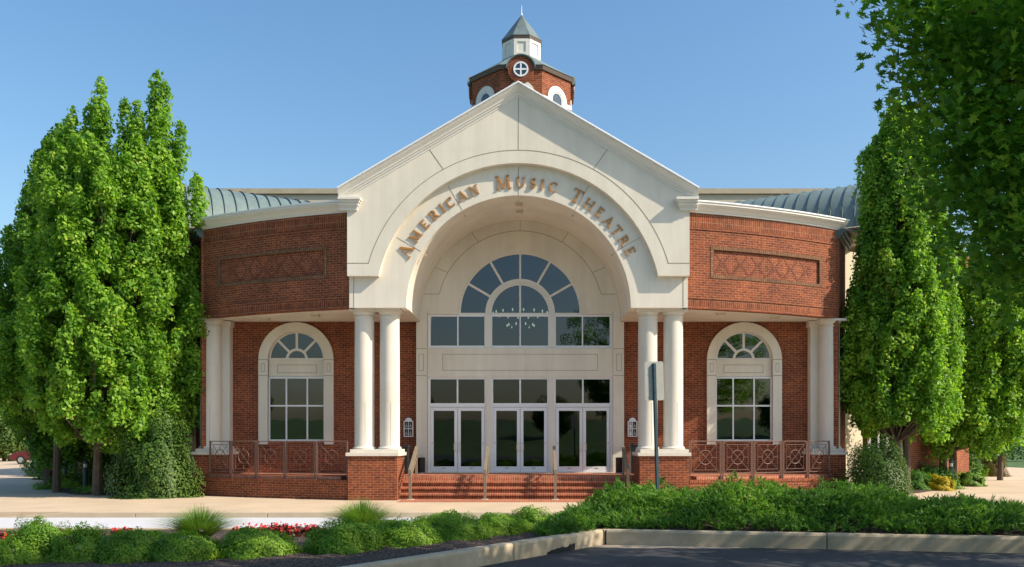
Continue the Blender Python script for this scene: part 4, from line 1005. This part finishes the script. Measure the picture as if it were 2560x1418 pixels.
shrub('holly_shrub', (p.x, p.y, 0), 1.22, 1.1, 2.85, 30000, .08, L_HOLLY, 'large loose dark holly shrub left of the brick base wall, taller than the railing', 31, lump=.20, shell=.15, boxy=.35, k=6)
p = P(2190, 1100, 25.4)
shrub('round_holly', (p.x, p.y, 0), 1.0, .9, 1.95, 17000, .065, L_HOLLY, 'rounded glossy holly shrub at the right end of the brick wing', 32, lump=.10, shell=.35, boxy=.3, k=6)
# left bed
for i, (px, pyb, w_, h, D, mat, ls, lab) in enumerate([
    (170, 1222, 1.0, .55, 30, L_SPIR, .09, 'low green shrub at the front edge of the left bed, beside the walk'),
    (245, 1228, .75, .24, 27.6, L_SPIR, .06, 'flat yellow green shrub at the foot of the nearer left bollard light'),
    (275, 1190, 1.5, 1.15, 30.5, L_DARK, .09, 'dark spreading shrub between the tree trunk and the tall holly'),
    (128, 1180, 1.3, 1.35, 40, L_DARK, .10, 'dark shrub at the far corner of the left bed, in front of the parked car')]):
    p = P(px, 1100, D); shrub('low_shrub', (p.x, p.y, 0), w_, w_ * .8, h, 5000, ls, mat, lab, 40 + i, group='shrubs in the left bed', lump=.22, k=6)
p = P(185, 1100, 37)
shrub('yew_shrub', (p.x, p.y, 0), 1.7, 1.2, 3.0, 9000, .11, L_DARK, 'big dark yew shrub behind the bollard lights of the left bed', 39)
# right bed
for i, (px, w_, h, D, mat, ls, lab) in enumerate([
    (2325, .95, .85, 30.0, L_JUN, .11, 'dark spreading juniper between the round holly and the right bollard light'),
    (2348, .52, .50, 28.8, L_YEL, .08, 'small golden yellow shrub in the right bed'),
    (2420, .55, .48, 31.5, L_GRASS, .12, 'bright green spiky shrub beside the nearer right bollard light'),
    (2400, 1.1, 1.30, 36, L_JUN, .12, 'tall juniper shrub behind the bollard lights of the right bed'),
    (2478, .75, 1.15, 40, L_RUS, .10, 'russet tipped shrub at the far end of the right bed'),
    (2440, 1.2, 2.6, 44, L_FAR, .13, 'pale green bush under the trees at the far end of the right bed'),
    (2288, .60, .70, 29.0, L_JUN, .10, 'small juniper close against the right side of the round holly')]):
    p = P(px, 1100, D); shrub('low_shrub', (p.x, p.y, .0), w_, w_ * .85, h, 5200, ls, mat, lab, 50 + i, group='shrubs in the right bed', lump=.24, k=6.5, aspect=.55 if mat is L_JUN else .8)

# ---- juniper ground cover on the island, right
RNG = np.random.default_rng(61)
def topz(x, y):                      # height of the cover above the mulch
    y0 = yn(x)
    e0 = min(1, max(0, (y - y0 - .12) / .8)); e1 = min(1, max(0, (-8.0 - y) / .5)); ex = min(1, max(0, (x - (.45 if y < -10.5 else .75)) / 1.5))
    t = .40 * e0 ** .5 * e1 ** .5 * ex ** .7 * min(1, max(.35, 1 - .22 * (x - 5.2)))
    return t * (1 + .35 * math.sin(x * 2.3 + y * 1.1) * math.sin(y * 2.9 - x) + .28 * math.sin(x * 5.1 + 1 + y) * math.sin(y * 5.3 - x * .7))
n = 21000; V = []
xs_ = RNG.uniform(.3, 11, n * 2); ys_ = RNG.uniform(-13.6, -7.9, n * 2); cnt = 0
SP = []
for x, y in zip(xs_, ys_):
    if y < yn(x) + .14: continue
    h = topz(x, y)
    if h < .03: continue
    SP.append((x, y, isl(x, y) + h * RNG.uniform(.35, 1.05) , h))
    if len(SP) >= n: break
SP = np.array(SP)
def sprays(SP, nb, L, wd, outx=None):
    """each spray: nb narrow blades fanning up and out of one twig"""
    n = len(SP); base = SP[:, :3]
    az = RNG.uniform(0, 2 * PI, n); el = RNG.uniform(.15, 1.0, n)
    d = np.stack([np.cos(az) * np.cos(el), np.sin(az) * np.cos(el) - .25, np.sin(el)], 1); d = unit_(d)
    B = np.repeat(base, nb, 0); Dm = np.repeat(d, nb, 0); t = np.tile(np.linspace(0, 1, nb), n)[:, None]
    st = B + Dm * (t - .5) * L * .9
    dd = unit_(Dm + RNG.normal(0, .42, Dm.shape)); ll = L * RNG.uniform(.35, .75, (len(B), 1))
    sd = unit_(np.cross(dd, RNG.normal(0, 1, dd.shape))) * wd
    return np.stack([st - sd * .5, st + dd * ll * .5 - sd, st + dd * ll, st + dd * ll * .5 + sd], 1)
V = sprays(SP, 14, .14, .0085)
o = npmesh('juniper_ground_cover', V, 4, L_JUN); tag(o, 'spreading green juniper covering the raised island right of the entrance', 'ground cover', kind='stuff')

# ---- spirea mounds along the kerb (left part of the island)
def spirea(px, pyb, wpx, toppy, mat, lab, i, gap=0):
    zb = .34
    D = (CZ - zb) * F / (pyb - VY); rx = wpx / 2 * D / F; D2 = D + rx * .8
    h = CZ + (VY - toppy) * D2 / F
    p = P(px, VY, D2); zg = isl(p.x, p.y)
    rx = wpx / 2 * D2 / F
    root = shrub('spirea_bush', (p.x, p.y, zg - .04), rx, rx * .85, max(.2, h - zg + .04) * .93, int(11000 + 8000 * rx), .034, mat, lab, 70 + i, group='spirea mounds along the kerb', lump=.16 if i in (0, 1, 2, 10) else .10, shell=.42, k=7.0 if i in (0, 1, 2, 10) else 6.0, aspect=.8, boxy=.15)
    # flower heads
    g = np.random.default_rng(90 + i); hh = max(.2, h - zg + .04) * .93; nf = gap or 7
    Cf, d = mound(nf, rx * 1.0, rx * .87, hh * .98, .1, 200 + i, .97); Cf = Cf[Cf[:, 1] < .1 * rx] if (Cf[:, 1] < 0).sum() > 2 else Cf
    if len(Cf):
        Q = np.repeat(Cf, 14, 0) + g.normal(0, .011, (len(Cf) * 14, 3)); global RNG; RNG = g
        npmesh('flowers', leaves(Q, .012, np.tile(np.array([0, -.4, 1.]), (len(Q), 1))), 4, PINK, root)
    return root
SPL = [
 (25, 1402, 110, 1335, L_SPIR, 'yellow green spirea mound cut by the left edge of the view'),
 (95, 1398, 170, 1282, L_SPIR, 'tall bright loose spirea mound, first from the left edge'),
 (205, 1400, 170, 1305, L_SPIR, 'bright spirea mound between the tallest left one and the darker mounds'),
 (330, 1404, 190, 1312, L_SPIR, 'low spirea mound with pinkish flower heads left of the grass clump'),
 (460, 1406, 190, 1318, L_SPIR, 'spirea mound directly in front of the left grass clump'),
 (640, 1400, 215, 1308, L_SPIR, 'spirea mound in front of the red begonias'),
 (858, 1392, 215, 1288, L_SPIR, 'large round spirea mound right of the red begonias'),
 (1010, 1374, 190, 1284, L_SPIR, 'spirea mound below the right grass clump'),
 (1140, 1358, 195, 1270, L_SPIR, 'spirea mound with faded pink flowers in front of the steps'),
 (1235, 1346, 150, 1276, L_SPIR, 'small spirea mound left of the rightmost bright one'),
 (1316, 1336, 150, 1264, L_SPIR, 'bright yellow green spirea mound beside the juniper cover'),
]
for i, a in enumerate(SPL): spirea(*a[:6], i)
# second, lower row behind
for i, (px, pyb, wpx, top, lab) in enumerate([(370, 1362, 150, 1318, 'dark low spirea mound behind the front row, left of the grass clump'), (960, 1345, 130, 1290, 'dark low spirea mound behind the front row, below the right grass clump'), (1090, 1335, 150, 1276, 'airy spirea mound behind the front row, in front of the steps')]):
    spirea(px, pyb, wpx, top, L_SPIR, lab, 20 + i)
# grass clumps
def grass_clump(px, D, h, r, lab, seed, n=2300):
    g = np.random.default_rng(seed); p = P(px, VY, D); zg = isl(p.x, p.y)
    root = tag(empty('ornamental_grass', (p.x, p.y, zg - .02)), lab, 'ornamental grass', 'fountain grass clumps on the island')
    az = g.uniform(0, 2 * PI, n); sp = g.uniform(0, 1, n) ** .7; L = h * g.uniform(.7, 1.15, n); K = 5
    rows = []
    bx_ = np.cos(az) * .06; by_ = np.sin(az) * .06
    prev = None; quads = []
    for k in range(K + 1):
        t = k / K; out = r * sp * t ** 1.5; z = L * (t - .42 * sp * t ** 2.6); wd = .0055 * (1 - t * .85)
        c = np.stack([bx_ + np.cos(az) * out, by_ + np.sin(az) * out, z], 1); s_ = np.stack([-np.sin(az), np.cos(az), 0 * az], 1) * wd
        cur = (c - s_, c + s_)
        if prev: quads.append(np.stack([prev[0], prev[1], cur[1], cur[0]], 1))
        prev = cur
    npmesh('blades', np.concatenate(quads), 4, L_GRASS, root)
grass_clump(497, 12.6, .55, .72, 'arching bright green grass clump left of the red begonias', 101)
grass_clump(905, 13.8, .60, .74, 'arching green grass clump in front of the left pedestal', 102)
# red begonias, one plant each
def begonia(px, py, D, i, lab):
    global RNG; RNG = np.random.default_rng(300 + i); p = P(px, VY, D); zg = isl(p.x, p.y)
    root = tag(empty('begonia', (p.x, p.y, zg)), lab, 'flower', 'red begonias at the back of the island')
    C, d = mound(130, .11, .10, .19, .1, 300 + i, .6); npmesh('leaves', leaves(C, .055, d + np.array([0, 0, .5]), LEAF5, .5), 8, L_BEG, root)
    C, d = mound(17, .12, .11, .23, .1, 400 + i, .9); C = C[C[:, 2] > .08]; C = np.repeat(C, 4, 0) + RNG.normal(0, .008, (len(C) * 4, 3))
    npmesh('petals', leaves(C, .036, np.tile(np.array([0, -.5, .8]), (len(C), 1)), LEAF5, .6), 8, RED, root)
bg_lab = 'red begonia with bronze leaves in the row at the back of the island'
for i in range(16):
    begonia(588 + i * 13.5 + (i % 3) * 2, 0, 13.6 + (i % 2) * .35 + .02 * i, i, bg_lab)
for i, px in enumerate((2, 16, 290, 305, 320)): begonia(px, 0, 12.9 + .1 * i, 30 + i, ['red begonia cut by the left edge of the view', 'red begonia just inside the left edge of the view', 'leftmost of three red begonias behind the tall left spirea', 'middle of three red begonias behind the tall left spirea', 'rightmost of three red begonias behind the tall left spirea'][i])

# ---- far trees and hedge
def round_tree(name, loc, rx, h0, h1, n, ls, mat, lab, seed, group=None):
    global RNG; RNG = np.random.default_rng(seed); rr = random.Random(seed)
    root = tag(empty(name, loc), lab, 'tree', group); Cs, Us = [], []
    for i in range(34):
        d = unit_(RNG.normal(0, 1, 3)); c = np.array([d[0] * rx * .68, d[1] * rx * .68, (h0 + h1) / 2 + d[2] * (h1 - h0) * .36]); r = rx * rr.uniform(.28, .44)
        q = unit_(RNG.normal(0, 1, (n // 34, 3))); Cs.append(c + q * r * RNG.uniform(.5, 1, (len(q), 1)) ** .5); Us.append(q + np.array([0, 0, .5]))
    npmesh('crown', leaves(np.concatenate(Cs), ls, np.concatenate(Us), DIAM, .6), 4, mat, root)
    limbs('trunk', [([(0, 0, 0), (0, 0, h0 + 1), (0, 0, h1 * .8)], [rx * .07, rx * .05, .05])] + [([(0, 0, h0 * .8), (rx * .5 * math.cos(a), rx * .5 * math.sin(a), (h0 + h1) / 2)], [rx * .035, .03]) for a in range(6)], root)
    return root
far = [(-20, 78, 4.2, 0, 8.0, 'pale green tree at the left edge beyond the parked car'), (60, 88, 4.0, 0, 5.6, 'bright green bushy tree behind the parked car'), (110, 84, 3.2, 0, 4.6, 'low green tree behind the roof of the parked car'), (10, 68, 2.2, 0, 4.2, 'tall thin tree with bare grey stem at the left edge, far off')]
for i, (px, D, rx, h0, h1, lab) in enumerate(far):
    p = P(px, VY, D); round_tree('far_tree', (p.x, p.y, -.1), rx, .3, h1, 9000, .26, L_FAR, lab, 500 + i, 'trees beyond the parking area')
p = P(2560, VY, 74)
hd = MB()
root = tag(empty('hedge', (p.x, p.y, 0)), 'dark clipped hedge at the far end of the right walk', 'hedge')
RNG = np.random.default_rng(601); n = 9000; C = np.stack([RNG.uniform(-6, 12, n), RNG.uniform(-1, .4, n), RNG.uniform(0, 3.6, n)], 1)
npmesh('foliage', leaves(C, .24, np.tile(np.array([0, -.6, .6]), (n, 1))), 4, L_DARK, root)
limbs('stems', [([(x, 0, 0), (x, 0, 2.6)], [.06, .03]) for x in (-5, -3, -1, 1, 3, 5, 7, 9, 11)], root)
# row of trees across the road, seen only in the glass
proto = None
for i, (x, y, s) in enumerate([(-38, -82, 1.0), (-17, -86, .9), (3, -84, .7), (16, -64, .8), (34, -86, .8), (50, -82, 1.0)]):
    lab = 'round tree on the lawn bank across the road, reflected in the glass'
    if proto is None: proto = round_tree('roadside_tree', (x, y, 1.2), 4.2, 1.5, 9, 9000, .38, L_DARK, lab, 620, 'trees across the road'); o = proto
    else: o = copy_tree(proto)
    o.location = (x, y, 1.2); o.scale = (s, s, s); o.rotation_euler.z = i * 1.3

# ================================================================== FURNITURE AND FITTINGS
# railings: four posts' worth of panels following the curved ledge
def railing(s, xs, lab):
    root = tag(empty('porch_railing', (0, 0, 0)), lab, 'railing', 'curved porch railings')
    z0, z1 = .74, 1.66
    for (a, b) in xs:
        ta, tb = thx(a), thx(b); pa, pb = arcp(ta, .03), arcp(tb, .03)
        A_ = Vector((s * pa[0], pa[1], 0)); B_ = Vector((s * pb[0], pb[1], 0)); d = (B_ - A_); L = d.length; d.normalize()
        pt = lambda u, z: (A_.x + d.x * u, A_.y + d.y * u, z)
        def sq(m, p, q, w_=.018):
            m.tube([pt(*p), pt(*q)], w_ * .72, 4)
        pn = None
        m = MB(); e = .035
        sq(m, (e, z0), (e, z1)); sq(m, (L - e, z0), (L - e, z1)); sq(m, (e, z0), (L - e, z0)); sq(m, (e, z1), (L - e, z1))
        i0, i1, j0, j1 = e + .10, L - e - .10, z0 + .10, z1 - .10
        sq(m, (e, z0), (L - e, z1), .013); sq(m, (e, z1), (L - e, z0), .013)
        sq(m, (i0, j0), (i1, j0), .011); sq(m, (i0, j1), (i1, j1), .011)
        sq(m, (i0, j0), (i0, j1), .009); sq(m, (i1, j0), (i1, j1), .009)
        cx_, cz_ = L / 2, (z0 + z1) / 2; r = .205
        N_ = 24; ring_ = [pt(cx_ + r * math.cos(2 * PI * k / N_), cz_ + r * math.sin(2 * PI * k / N_)) for k in range(N_ + 1)]
        m.tube(ring_, .013, 5, caps=False)
        for (p, q) in (((cx_, cz_ + r), (cx_, j1)), ((cx_, cz_ - r), (cx_, j0)), ((cx_ - r, cz_), (i0, cz_)), ((cx_ + r, cz_), (i1, cz_))): sq(m, p, q, .011)
        m.build('panel', RAIL, root)
        for u in (.0, L): 
            m = MB(); q = pt(u, 0); m.box((q[0] - .017, q[1] - .017, .56), (q[0] + .017, q[1] + .017, 1.675)); m.build('post', RAIL, root)
xsr = [(4.86, 5.80), (5.86, 6.78), (6.84, 7.74), (7.80, 8.64), (8.70, 9.46)]
railing(1, xsr, 'brown metal railing of crossed circle panels along the sunlit right porch')
railing(-1, xsr, 'brown metal railing of crossed circle panels along the shaded left porch')
# stair handrails
def handrail(x, lab):
    root = tag(empty('stair_handrail', (x, 0, 0)), lab, 'handrail', 'handrails on the entrance steps')
    MB().box((-.038, .16, .0), (.038, .24, .78)).build('post', HAND, root, bevel=.004)
    MB().box((-.034, 1.42, .657), (.034, 1.50, 1.42)).build('post', HAND, root, bevel=.004)
    m = MB(); pr = [(.13, .74), (.13, .86), (1.52, 1.52), (1.52, 1.40)]
    m.prism(pr, lambda t: (-.045, t[0], t[1]), lambda t: (.045, t[0], t[1])); m.build('rail', HAND, root, bevel=.006)
    m = MB(); pr = [(.24, .56), (.24, .62), (1.42, 1.17), (1.42, 1.11)]
    m.prism(pr, lambda t: (-.02, t[0], t[1]), lambda t: (.02, t[0], t[1])); m.build('lower_rail', HAND, root)
    MB().box((-.09, .11, .012), (.09, .29, .024)).build('base_plate', STONE2, root)
handrail(-3.07, 'taupe handrail against the left pedestal'); handrail(-.95, 'taupe handrail left of the middle doors')
handrail(1.04, 'taupe handrail right of the middle doors'); handrail(3.10, 'taupe handrail against the right pedestal')
# poster cases
def poster(s, lab, mask):
    x = s * 3.56 + (0 if s > 0 else 0.02); y = YB; root = tag(empty('poster_case', (x, y, 1.80)), lab, 'poster case', 'poster cases beside the doors')
    m = MB(); m.plate(rect(-.15, .15, 0, .50), [], -.06, -.002); m.plate([(-.105, .501), (.105, .501)] + arc(0, .501, .105, 0, PI, 16)[1:-1], [], -.055, -.003); m.build('case', WHITE, root)
    for i, (a, b) in enumerate(((-.12, .03), (.01, .03), (-.12, .265), (.01, .265))):
        mt = PAPER if mask[i] else PAPERL
        q = MB().box((a, -.066, b), (a + .11, -.0605, b + .21)).build('poster', mt, root)
        m = MB(); c = a + .055; m.plate([(c - .028, b + .03), (c + .028, b + .03), (c + .03, b + .08), (c + .008, b + .12), (c + .006, b + .17), (c - .006, b + .17), (c - .008, b + .12), (c - .03, b + .08)], [], -.069, -.0665); m.build('figure_print', PAPERL if mask[i] else WHITE, q)
poster(-1, 'white arched poster case with four dark pictures, left of the doors', (1, 1, 1, 1))
poster(1, 'white arched poster case with two pale and two dark pictures, right of the doors', (0, 1, 0, 1))
# bins and planters
def bin_(x, y, w_, d, h, lab):
    root = tag(empty('waste_bin', (x, y, .657)), lab, 'bin')
    MB().box((-w_ / 2, -d / 2, .02), (w_ / 2, d / 2, h)).build('body', BLACK, root, bevel=.02)
    m = MB(); m.plate(rect(-w_ / 2 - .015, w_ / 2 + .015, h + .001, h + .09), [rect(-w_ * .3, w_ * .3, h + .03, h + .07)], -d / 2 - .015, d / 2 + .015); m.build('lid', BLACK, root, bevel=.01)
bin_(-3.62, 2.3, .42, .45, .80, 'tall black waste bin behind the left pedestal'); bin_(3.62, 2.3, .42, .45, .86, 'tall black waste bin behind the right pedestal')
def urn(x, y, lab):
    root = tag(empty('ash_urn', (x, y, .657)), lab, 'ash urn', 'ash urns beside the doors')
    MB().lathe((0, 0), [(.115, .03), (.12, .05), (.12, .46), (.125, .47)], 24).build('body', BLACK, root, smooth=True)
    MB().lathe((0, 0), [(.13, .0), (.13, .025), (.11, .029)], 24).build('base_ring', GALV, root, smooth=True)
    MB().lathe((0, 0), [(.13, .471), (.13, .49), (.09, .50), (.085, .48)], 24).build('rim', BLACK, root, smooth=True)
urn(-3.07, 2.6, 'short black cylindrical ash urn left of the left doors'); urn(3.10, 2.6, 'short black cylindrical ash urn right of the right doors')
# soffit lights
def light(x, y, z, lab, s=1):
    root = tag(empty('ceiling_light', (x, y, z)), lab, 'light', 'ceiling lights of the porch')
    m = MB(); m.box((-.19 * s, -.12, -.012), (.19 * s, .12, 0)); m.build('plate', TRIM, root, bevel=.004)
    m = MB(); m.prism([(-.14 * s, -.075), (.14 * s, -.075), (.14 * s, .075), (-.14 * s, .075)], lambda p: (p[0], p[1], -.0125), lambda p: (p[0] * .85, p[1] * .85, -.07)); m.build('housing', LIGHTF, root)
for px, py, lab in ((788, 786.5, 'ceiling light over the left porch, nearer the arch'), (664, 796, 'ceiling light over the left porch, nearer the outer column'), (1803, 782.5, 'ceiling light over the right porch, nearer the arch'), (1938, 791.5, 'ceiling light over the right porch, nearer the outer column')):
    D = (SOF - CZ) * F / (VY - py); p = P(px, py, D); light(p.x, p.y, SOF + .011, lab)
for y, lab in ((.95, 'front ceiling light in the crown of the entrance vault'), (1.75, 'rear ceiling light in the crown of the entrance vault')): light(0, y, SOF + 3.178, lab, .8)
# chandelier in the hall
ch = tag(empty('chandelier', (-.05, 7.2, 5.95)), 'brass ring chandelier with small lit candle bulbs seen through the upper glass', 'chandelier')
m = MB(); 
for (r, z) in ((1.0, .28), (.50, -.15)): m.tube([(r * math.cos(2 * PI * k / 32), r * math.sin(2 * PI * k / 32), z) for k in range(33)], .02, 6, caps=False)
m.tube([(0, 0, -.3), (0, 0, 3.0)], .02, 6)
for k in range(6):
    a = k * PI / 3; m.tube([(0, 0, .8), (1.0 * math.cos(a), 1.0 * math.sin(a), .28)], .01, 5); m.tube([(0, 0, -.3), (.5 * math.cos(a), .5 * math.sin(a), -.15)], .01, 5)
m.build('frame', BRASS, ch)
BULB = emit('lit_bulb', (1, .62, .28), 9)
for (r, z, c) in ((1.0, .36, 16), (.50, -.07, 9)):
    for k in range(c):
        a = 2 * PI * (k + .3) / c; MB().lathe((r * math.cos(a), r * math.sin(a)), [(.008, z - .05), (.026, z - .01), (.022, z + .03), (.004, z + .06)], 8).build('bulb', BULB, ch)
# sign on a post, seen from the back
p = P(1646, VY, 13.4)
root = tag(empty('parking_sign', (p.x, p.y, .3), 0), 'blank grey back of a small sign on a dark steel post rising from the junipers', 'sign')
root.rotation_euler = (0, R(-1.6), R(6))
m = MB(); m.plate([(-.165 + .03 * 0, 2.02)] + [(-.14, 2.02)] + [(.135, 2.02)] + arc(.13, 2.05, .03, -PI / 2, 0, 5) + arc(.13, 2.60, .03, 0, PI / 2, 5) + arc(-.13, 2.60, .03, PI / 2, PI, 5) + arc(-.13, 2.05, .03, PI, 1.5 * PI, 5)[:-1], [], 0, .003) if False else m.plate(arc(.12, 2.05, .03, -PI / 2, 0, 5) + arc(.12, 2.60, .03, 0, PI / 2, 5) + arc(-.12, 2.60, .03, PI / 2, PI, 5) + arc(-.12, 2.05, .03, PI, 1.5 * PI, 5), [], .0, .003)
m.build('sign_panel', GALV, root)
m = MB(); m.prism([(-.030, -.001), (-.030, -.012), (-.017, -.012), (-.013, -.036), (.013, -.036), (.017, -.012), (.030, -.012), (.030, -.001), (.022, -.001), (.010, -.026), (-.010, -.026), (-.022, -.001)], lambda q: (q[0], q[1], -.35), lambda q: (q[0], q[1], 2.60)); m.build('post', POST, root)
m = MB(); 
for z in (2.15, 2.5): m.tube([(0, -.045, z), (0, -.035, z)], .008, 6)
m.build('bolts', BRONZE, root)
# bollard lights
def bollard(px, py0, py1, D, lab, gnd=.03):
    p = P(px, VY, D); h = 1.0
    root = tag(empty('bollard_light', (p.x, p.y, gnd)), lab, 'bollard light', 'bollard lights along the walks')
    MB().lathe((0, 0), [(.085, 0), (.085, .02), (.075, .03), (.075, .74)], 20).build('post', BOLL, root, smooth=True)
    MB().lathe((0, 0), [(.06, .741), (.06, .86)], 20).build('lens', LENS, root, smooth=True)
    MB().lathe((0, 0), [(.078, .861), (.078, .95), (.06, .99), (.02, 1.01)], 20).build('cap', BOLL, root, smooth=True)
bollard(213, 0, 0, 29.0, 'nearer bollard light in the left bed'); bollard(163, 0, 0, 33.5, 'second bollard light in the left bed, left of the nearer one'); bollard(127, 0, 0, 44, 'farthest bollard light in the left bed, beside the dark shrub')
bollard(2378, 0, 0, 30.0, 'nearer bollard light in the right bed, right of the golden shrub'); bollard(2433, 0, 0, 37.0, 'farther bollard light in the right bed, before the russet shrub')
p = P(2311, VY, 30); root = tag(empty('path_light', (p.x, p.y, .03)), 'short dark spotlight post left of the golden shrub', 'path light')
MB().lathe((0, 0), [(.04, 0), (.04, .30)], 12).build('post', BLACK, root); MB().lathe((0, 0), [(.085, .30), (.095, .34), (.095, .48), (.06, .52)], 16).build('head', BLACK, root, smooth=True)
# parked car, far left: nose to the left
p = P(118, VY, 60); root = tag(empty('parked_car', (p.x, p.y, 0), 0), 'maroon hatchback parked far left, half hidden by the dark shrub', 'car')
prof = [(-2.15, .28), (-2.2, .5), (-2.12, .70), (-1.7, .84), (-1.15, .95), (-.35, 1.40), (.3, 1.50), (1.1, 1.46), (1.75, 1.15), (2.05, .95), (2.12, .55), (2.08, .28)]
m = MB(); m.prism(prof, lambda t: (t[0], -.82, t[1]), lambda t: (t[0], .82, t[1])); m.build('body', CARP, root, bevel=.08)
m = MB(); m.prism([(-1.0, .98), (-.34, 1.34), (.3, 1.42), (.3, .98)], lambda t: (t[0], -.828, t[1]), lambda t: (t[0], -.80, t[1])); m.build('side_window', MATS['cupola_glass-2'], root)
m = MB(); m.prism([(.38, .98), (.38, 1.42), (1.05, 1.38), (1.5, 1.0)], lambda t: (t[0], -.828, t[1]), lambda t: (t[0], -.80, t[1])); m.build('side_window', MATS['cupola_glass-2'], root)
m = MB(); m.face([(-1.10, -.7, 1.0), (-.42, -.62, 1.385), (-.42, .62, 1.385), (-1.10, .7, 1.0)]); m.build('windscreen', MATS['cupola_glass-2'], root)
for x in (-1.35, 1.3):
    wq = MB(); wq.prism(arc(x, .31, .31, 0, 2 * PI, 24)[:-1], lambda t: (t[0], -.86, t[1]), lambda t: (t[0], -.62, t[1])); wh_ = wq.build('wheel', TYRE, root)
    wq = MB(); wq.prism(arc(x, .31, .19, 0, 2 * PI, 20)[:-1], lambda t: (t[0], -.865, t[1]), lambda t: (t[0], -.861, t[1])); wq.build('rim', ALLOY, wh_)
m = MB().box((-2.17, -.72, .60), (-1.98, -.45, .74)); m.build('headlight', LENS, root)
